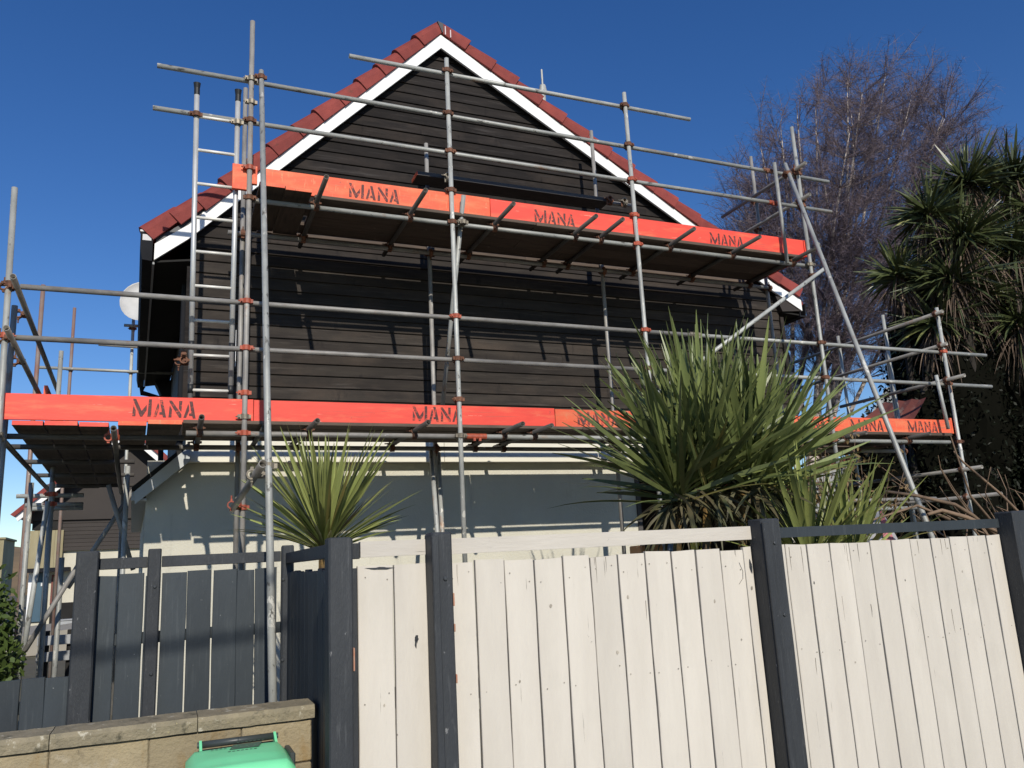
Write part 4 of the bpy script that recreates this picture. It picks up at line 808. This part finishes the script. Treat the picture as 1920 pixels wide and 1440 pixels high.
# ---- dark hedge mass
hd = thing('hedge', 'tall dark evergreen hedge behind the right end of the scaffold', 'hedge')
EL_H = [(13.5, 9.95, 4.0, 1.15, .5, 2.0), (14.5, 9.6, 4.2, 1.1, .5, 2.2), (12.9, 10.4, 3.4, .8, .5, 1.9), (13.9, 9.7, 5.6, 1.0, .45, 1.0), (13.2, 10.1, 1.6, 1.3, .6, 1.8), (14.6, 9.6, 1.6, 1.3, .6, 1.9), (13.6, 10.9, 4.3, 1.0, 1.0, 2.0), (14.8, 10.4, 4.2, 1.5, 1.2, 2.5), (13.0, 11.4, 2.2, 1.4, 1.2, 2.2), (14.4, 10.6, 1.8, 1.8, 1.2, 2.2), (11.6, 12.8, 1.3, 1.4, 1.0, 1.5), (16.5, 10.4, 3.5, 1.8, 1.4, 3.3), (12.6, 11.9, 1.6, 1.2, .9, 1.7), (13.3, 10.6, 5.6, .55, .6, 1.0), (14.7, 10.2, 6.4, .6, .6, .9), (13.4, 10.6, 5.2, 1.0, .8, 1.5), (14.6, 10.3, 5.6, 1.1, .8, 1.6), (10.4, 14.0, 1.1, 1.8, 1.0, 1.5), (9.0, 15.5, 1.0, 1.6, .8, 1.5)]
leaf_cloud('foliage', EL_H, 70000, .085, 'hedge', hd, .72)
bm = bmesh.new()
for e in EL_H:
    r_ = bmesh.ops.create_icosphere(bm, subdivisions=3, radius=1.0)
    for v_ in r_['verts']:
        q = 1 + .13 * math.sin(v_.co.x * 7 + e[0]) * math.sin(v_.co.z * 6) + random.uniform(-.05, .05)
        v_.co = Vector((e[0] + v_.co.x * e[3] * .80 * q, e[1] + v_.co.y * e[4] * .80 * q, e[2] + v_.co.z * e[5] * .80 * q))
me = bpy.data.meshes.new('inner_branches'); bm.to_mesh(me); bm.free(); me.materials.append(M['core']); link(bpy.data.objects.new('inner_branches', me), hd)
# ---- birch
bt = thing('birch_tree', 'leafless silver birch with purple-brown weeping twigs behind the scaffold', 'tree')
BASE = Vector((15.7, 17.9, 0)); FORK = Vector((16.05, 16.9, 4.2))
def curve(a, c_, n, wob):
    a, c_ = Vector(a), Vector(c_); L = (c_ - a).length; off = [Vector((random.gauss(0, wob), random.gauss(0, wob), random.gauss(0, wob * .5))) * L for _ in range(2)]
    return [a.lerp(c_, t) + off[0] * math.sin(math.pi * t) + off[1] * math.sin(2 * math.pi * t) * .5 for t in [i / n for i in range(n + 1)]]
MB().tube([BASE, BASE.lerp(FORK, .5) + Vector((.1, 0, 0)), FORK], [.24, .2, .17], 9).build('trunk', 'birchbark', bt, True)
TIPS = [(13.6, 17.3, 7.6), (14.5, 16.2, 10.2), (14.9, 16.6, 7.9), (20.6, 13.8, 11.0), (16.0, 14.6, 9.4), (18.2, 13.8, 13.6), (18.8, 13.5, 14.3), (17.5, 14.6, 13.9), (15.9, 15.2, 12.7), (14.6, 15.8, 11.9), (13.9, 16.7, 9.2), (20.3, 13.4, 12.2), (16.7, 15.3, 11.8), (19.3, 14.2, 10.6), (18.6, 15.4, 12.8), (15.2, 17.0, 10.4), (17.4, 13.6, 10.9)]
br = MB(); tw_P, tw_D = [], []; LIMB = []
AX = Vector((.923, -.385, 0)); AD = Vector((.385, .923, 0)); CC = Vector((17.2, 15.1, 10.2))
def inside(a_, b_, c_): return CC + AX * (a_ * 4.15 + .10 * c_ * 4.5) + AD * (b_ * 3.0) + Vector((0, 0, c_ * (4.7 if c_ > 0 else 4.4)))
FORKS = [FORK - Vector((0, 0, 1.0)), FORK, FORK + Vector((.5, -.4, 1.0)), FORK + Vector((-.5, .2, .6)), FORK + Vector((.2, -.6, 2.0))]
def sweep(a, c_, n, rise, wob):
    a, c_ = Vector(a), Vector(c_); L = (c_ - a).length; m = a.lerp(c_, .5) + Vector((random.gauss(0, wob), random.gauss(0, wob), -rise + random.gauss(0, wob))) * L
    return [a * (1 - t) ** 2 + m * 2 * t * (1 - t) + c_ * t * t for t in [i / n for i in range(n + 1)]]
for k_ in range(24):
    th = random.uniform(0, 2 * math.pi); rr = math.sqrt(random.random()) * .9; c_ = math.sqrt(max(0, 1 - rr * rr)) * random.uniform(.55, .98) if k_ > 5 else random.uniform(-.3, .3)
    tip = inside(rr * math.cos(th), rr * math.sin(th) * .9, c_)
    st = sweep(random.choice(FORKS), tip, 12, .06 if k_ > 5 else -.05, .04); LIMB += st[3:]
    MB().tube(st, [.060 * (1 - t / 12) ** .7 + .008 for t in range(13)], 7).build('limb', 'birchbark', bt, True)
LA = np.array([tuple(p_) for p_ in LIMB]); cnt = 0
while cnt < 1150:
    a_, b_, c_ = [random.uniform(-1, 1) for _ in range(3)]
    if a_ * a_ + b_ * b_ + c_ * c_ > 1 * random.uniform(.8, 1.08): continue
    if c_ > .3 and a_ < -.2 and random.random() < .6: continue
    P_ = inside(a_, b_, c_); cnt += 1
    d = np.linalg.norm(LA - np.array(P_), axis=1) + np.maximum(0, LA[:, 2] - P_.z + .5) * 2.0; q = LIMB[int(d.argmin())]
    sb = sweep(q, P_, 5, .10, .04); br.tube(sb, [.012, .010, .008, .006, .005, .003], 3, False)
    for m_ in range(9):
        u = random.uniform(.25, 1.0) * 5; j0 = min(4, int(u)); p2 = sb[j0].lerp(sb[j0 + 1], u - j0); dv = (sb[j0 + 1] - sb[j0]).normalized()
        dv2 = (dv * 1.1 + Vector((random.gauss(0, .55), random.gauss(0, .55), random.gauss(.25, .4)))).normalized(); l2 = random.uniform(.35, .95)
        s2 = [p2, p2 + dv2 * l2 * .5, p2 + dv2 * l2 + Vector((0, 0, -.03))]; br.tube(s2, [.0055, .0045, .0025], 3, False)
        for n_ in range(16):
            a2 = s2[0].lerp(s2[2], random.uniform(.15, 1)); tw_P.append(tuple(a2)); dd = (dv2 * .55 + Vector((random.gauss(0, .75), random.gauss(0, .75), random.gauss(-.05, .7)))).normalized(); tw_D.append(tuple(dd))
br.build('branches', 'birchdark', bt)
tw_P, tw_D = np.array(tw_P), np.array(tw_D); n = len(tw_P)
ribbons('crown', tw_P, tw_D, rng.uniform(.12, .42, n), rng.uniform(.004, .0075, n), rng.uniform(.0, .9, n), 'birchtwig', bt, 2)

# ---- shrub at the far left, dry bush, bare prunings
sh = thing('shrub', 'bright green leafy shrub at the far left edge behind the low fence', 'shrub')
leaf_cloud('foliage', [(-1.62, 9.3, 1.25, .30, .4, .55), (-1.75, 9.4, .8, .42, .4, .6), (-1.45, 9.2, .85, .22, .3, .45)], 2600, .085, 'shrub', sh, .3)
MB().tube([(-1.65, 9.3, 0), (-1.62, 9.3, .6), (-1.6, 9.3, 1.2)], [.03, .02, .01], 6).build('stem', 'stick', sh)
db = thing('dry_bush', 'dead twiggy bush with curled brown leaves under the right deck', 'bush')
b = MB(); DP = []
for i in range(26):
    a0 = Vector((6.5 + random.uniform(-.12, .12), 6.6 + random.uniform(-.15, .15), .2)); tip = Vector((6.55 + random.gauss(0, .33), 6.6 + random.gauss(0, .25), random.uniform(1.9, 2.75)))
    st = curve(a0, tip, 6, .05); b.tube(st, [.012, .011, .010, .008, .006, .005, .003], 5, False)
    for m_ in range(5):
        p_ = st[random.randint(3, 6)]; q = p_ + Vector((random.gauss(0, .14), random.gauss(0, .14), random.uniform(0, .2))); b.tube([p_, q], [.005, .002], 3, False)
        DP += [tuple(q + Vector([random.gauss(0, .04) for _ in range(3)])) for _ in range(5)]
b.build('branches', 'stick', db); DP = np.array(DP); n = len(DP)
ribbons('dry_leaves', DP, rdir(n), rng.uniform(.04, .09, n), rng.uniform(.02, .04, n), rng.uniform(.5, 2, n), 'dryleaf', db, 3, None, False)
bs = thing('bare_shrub', 'tangle of bare brown pruned branches above the right end of the fence', 'shrub')
def stick(pts, r0, r1):
    n = len(pts); o = MB().tube(pts, [r0 + (r1 - r0) * i / (n - 1) for i in range(n)], 6).build('branch', 'stick', bs, True); return o
stick([(6.95, 5.0, 1.40), (6.55, 5.1, 1.78), (6.35, 5.1, 1.88), (5.95, 5.15, 1.97), (5.62, 5.15, 2.01), (5.45, 5.1, 1.93), (5.40, 5.1, 1.86)], .020, .008)
stick([(6.2, 5.05, 1.75), (5.9, 5.1, 1.88), (5.55, 5.15, 1.80), (5.25, 5.1, 1.75), (5.18, 5.1, 1.82)], .014, .005)
stick([(6.9, 4.9, 1.50), (6.35, 5.0, 1.76), (6.12, 5.05, 1.83), (5.95, 5.05, 1.80)], .022, .014)
stick([(6.9, 5.0, 1.45), (6.5, 5.05, 1.95), (6.42, 5.05, 2.3), (6.38, 5.05, 2.48)], .014, .005)
stick([(7.4, 5.0, 1.45), (6.9, 5.05, 1.95), (6.55, 5.1, 2.25), (6.45, 5.1, 2.35)], .016, .006)
for i in range(24):
    a0 = Vector((random.uniform(6.9, 8.3), random.uniform(4.7, 5.8), random.uniform(1.2, 1.5)))
    tip = a0 + Vector((random.uniform(-1.1, .35), random.uniform(-.4, .4), random.uniform(.35, 1.05)))
    stick(curve(a0, tip, 5, .07), random.uniform(.008, .015), .003)

# ================================================================= background things
nb = thing('house', 'neighbouring house with blue door and red roof, seen beneath the left deck', 'house')
Y = 30.0
def npart(name, x0, x1, z0, z1, y, d, mat): return MB().box(x0, x1, y, y + d, z0, z1).build(name, mat, nb)
npart('wall', -4.0, 4, 0, 3.75, Y + .1, 6, 'ncream')
z_ = 2.62
while z_ < 3.8: npart('weatherboard', -3.2, 4, z_, z_ + .115, Y - .02 + random.uniform(-.01, .01), .1, 'ndark'); z_ += .125
npart('dark_panel', -4.05, -3.2, 3.30, 3.8, Y - .05, .12, 'soffit')
for i in range(4): npart('ply_panel', -4.08 + i * .235, -3.85 + i * .235, 2.10, 3.28, Y - .12, .06, 'nwood')
npart('porch_canopy', -4.15, -2.9, 1.98, 2.1, Y - .5, .6, 'gutter')
dr = npart('door', -3.92, -3.5, .47, 1.97, Y + .02, .06, 'blue'); MB().box(-3.70, -3.66, Y - .0, Y + .02, 1.55, 1.65).build('number_plate', 'label', dr)
npart('door_frame', -4.05, -3.92, .45, 1.98, Y, .1, 'white'); wn = npart('window', -3.42, -3.15, .95, 1.88, Y + .03, .06, 'redsheet'); MB().box(-3.36, -3.24, Y + .01, Y + .03, 1.05, 1.82).build('pane', 'glass', wn)
npart('wall_base', -3.4, 3, 0, 1.0, Y - .02, .1, 'soffit')
MB().prism([(-4.45, 29.2, 3.72), (-1.4, 29.2, 6.5), (1.7, 29.2, 3.72), (1.6, 29.2, 3.55), (-1.4, 29.2, 6.25), (-4.35, 29.2, 3.55)], (0, .1, 0)).build('barge_board', 'white', nb)
MB().prism([(-4.55, 29.1, 3.75), (-1.4, 29.1, 6.75), (1.8, 29.1, 3.75), (1.7, 29.1, 3.68), (-1.4, 29.1, 6.5), (-4.45, 29.1, 3.68)], (0, 7.5, 0)).build('roof', 'tile', nb)
MB().prism([(-4.3, 29.9, 3.6), (-1.4, 29.9, 6.3), (1.6, 29.9, 3.6)], (0, .3, 0)).build('gable', 'ndark', nb)
rw = thing('retaining_wall', 'pale concrete retaining wall and ramp below the neighbouring house', 'wall')
MB().prism([(-6, 22, 0), (-.6, 22, 0), (-.6, 22, .62), (-2.1, 22, .55), (-2.85, 22, .48), (-6, 22, .3)], (0, 6, 0)).build('wall_face', 'conc', rw)
MB().box(-6, -.6, 21.97, 22.0, .02, .03).build('joint', 'mortar', rw)
ub = thing('utility_box', 'small pale grey box standing on the concrete beyond the slate post', 'box')
bbox('cabinet', -2.70, -2.34, 26, 26.4, .1, .60, 'shedgrey', ub, .01); bbox('lid', -2.72, -2.32, 25.97, 26.42, .60, .63, 'shedgrey', ub, .005)
bn = thing('garden_bench', 'dark slatted bench in the shade under the left scaffold', 'bench')
for zz in (.95, .78): bbox('slat', -1.28, -.92, 10.4, 10.45, zz, zz + .10, 'shedgrey', bn, .005)
for xx in (-1.22, -1.0): bbox('leg', xx, xx + .05, 10.45, 10.5, 0, 1.1, 'soffit', bn, .004)
# cream wall with tan retaining blocks on the hillside
hh = thing('hill_house', 'tan block house half way up the far hillside', 'house')
MB().box(-13.5, -9.6, 60, 64, 1.0, 4.5).build('wall', 'nwood', hh); MB().box(-13.6, -9.5, 59.9, 64.1, 4.5, 4.62).build('roof', 'nwood', hh)
# grey shed and red bits beyond the right deck
gs = thing('garden_shed', 'grey gabled shed wall in shade behind the dry bush', 'shed')
MB().prism([(11.3, 12.0, 0), (13.0, 12.0, 0), (13.15, 12.0, 2.78), (12.35, 12.0, 3.18), (11.3, 12.0, 2.9)], (0, .3, 0)).build('wall', 'shedgrey', gs)
MB().prism([(13.2, 11.9, 2.74), (13.2, 11.9, 2.82), (12.35, 11.9, 3.26), (11.2, 11.9, 2.98), (11.2, 11.9, 2.9), (12.35, 11.9, 3.18)], (0, .5, 0)).build('roof', 'redsheet', gs)
MB().tube([(12.45, 11.99, 3.0), (12.45, 11.95, 3.0)], .07, 10).build('vent', 'gutter', gs)
MB().box(12.0, 12.6, 11.96, 12.0, 2.0, 2.3).build('window', 'glass', gs)
rs = thing('roof_sheet', 'bent red-brown iron sheet propped on the right end of the lower deck', 'sheet metal')
v, f = [], []; n = 14; mcol = 6
for i in range(n + 1):
    for j in range(mcol + 1):
        t = i / n; s_ = j / mcol
        v.append((8.75 + 1.55 * t, 8.45 + .75 * s_, 3.10 + .62 * t ** 1.5 - (1 - s_) * .34 * math.sin(math.pi * min(1, t * .8 + .12)) + .012 * math.cos(j * math.pi)))
for i in range(n):
    for j in range(mcol): a = i * (mcol + 1) + j; f.append((a, a + 1, a + mcol + 2, a + mcol + 1))
obj('sheet', v, f, 'redsheet', rs)
MB().tube([(8.7, 8.4, 3.12), (9.4, 8.42, 3.14)], .04, 8).build('rolled_edge', 'deck', rs)
fh = thing('house', 'cream house wall glimpsed far behind the birch twigs', 'house')
MB().prism([(33.9, 30, 0), (36.4, 30, 0), (36.4, 30, 7.9), (35.0, 30, 9.4), (33.9, 30, 8.2)], (0, 1.0, 0)).build('wall', 'ncream', fh)
MB().prism([(33.7, 29.8, 8.0), (35.0, 29.8, 9.42), (36.6, 29.8, 7.7), (36.6, 29.8, 7.8), (35.0, 29.8, 9.55), (33.7, 29.8, 8.12)], (0, 1.3, 0)).build('roof', 'ncream', fh)
# small things seen through the gap above the palings
cr = thing('crate', 'orange plastic crate seen through the gap under the cream rail', 'crate')
bbox('body', 3.68, 3.90, 6.0, 6.2, 1.28, 1.665, 'orange', cr, .01); bbox('handle_slot', 3.72, 3.74, 5.995, 6.0, 1.60, 1.68, 'gutter', cr, .001); bbox('stand', 3.66, 3.92, 6.0, 6.25, 0, 1.275, 'ndark', cr, .004)
pt = thing('plastic_drum', 'pale blue drum beside the orange crate behind the fence', 'drum')
MB().tube([(4.02, 6.05, 0), (4.02, 6.05, 1.60), (4.02, 6.05, 1.68)], [.06, .06, .05], 12).build('body', 'paleblue', pt, True)
yt = thing('paint_tub', 'yellow tub with a dark mark beside the cordyline stem', 'tub')
bbox('body', 4.16, 4.235, 5.9, 5.98, 1.30, 1.68, 'yellow', yt, .005); bbox('mark', 4.185, 4.205, 5.896, 5.9, 1.61, 1.64, 'gutter', yt, 0); bbox('stand', 4.12, 4.27, 5.9, 6.1, 0, 1.298, 'ndark', yt, .004)
# towel on the line behind the dark rail
tw = thing('towel', 'grey and pink striped towel hanging behind the dark fence rail', 'towel')
n = 10
def towel_strip(t0, t1, mat):
    v, f = [], []
    for i in range(n + 1):
        q = i / n
        for t in (t0, t1):
            top = Vector((5.86 + .06 * t, 5.5, 1.86)); bot = Vector((5.60 + .56 * t, 5.5 + .03 * math.sin(t * 14), 1.45)); p_ = top.lerp(bot, q); v.append((p_.x, p_.y + .012 * math.sin(t * 22 + q * 2), p_.z))
    for i in range(n): f.append((2 * i, 2 * i + 1, 2 * i + 3, 2 * i + 2))
    return obj('stripe', v, f, mat, tw)
for t0, t1, m_ in ((0, .22, 'towelg'), (.22, .27, 'toweld'), (.27, .42, 'towelg'), (.42, .46, 'toweld'), (.46, .56, 'towelg'), (.56, .60, 'toweld'), (.60, .82, 'towelp'), (.82, 1.0, 'towelg')): towel_strip(t0, t1, m_)
wt = thing('water_tank', 'cream tank seen through leaves above the dark fence rail', 'tank')
MB().tube([(6.0, 7.0, 0), (6.0, 7.0, 1.78), (6.0, 7.0, 1.84)], [.30, .30, .22], 18).build('body', 'ncream', wt, True); MB().tube([(6.0, 7.0, 1.84), (6.0, 7.0, 1.88)], .1, 12).build('lid', 'ncream', wt)
# overhead service cable behind the photographer
pl = thing('power_line', 'thick black service cable strung over the street', 'cable')
MB().tube([(-14, -3.6, 5.95), (-6, -3.4, 6.43), (0, -3.4, 6.80), (8, -3.4, 7.4)], .024, 8).build('cable', 'cable', pl, True)
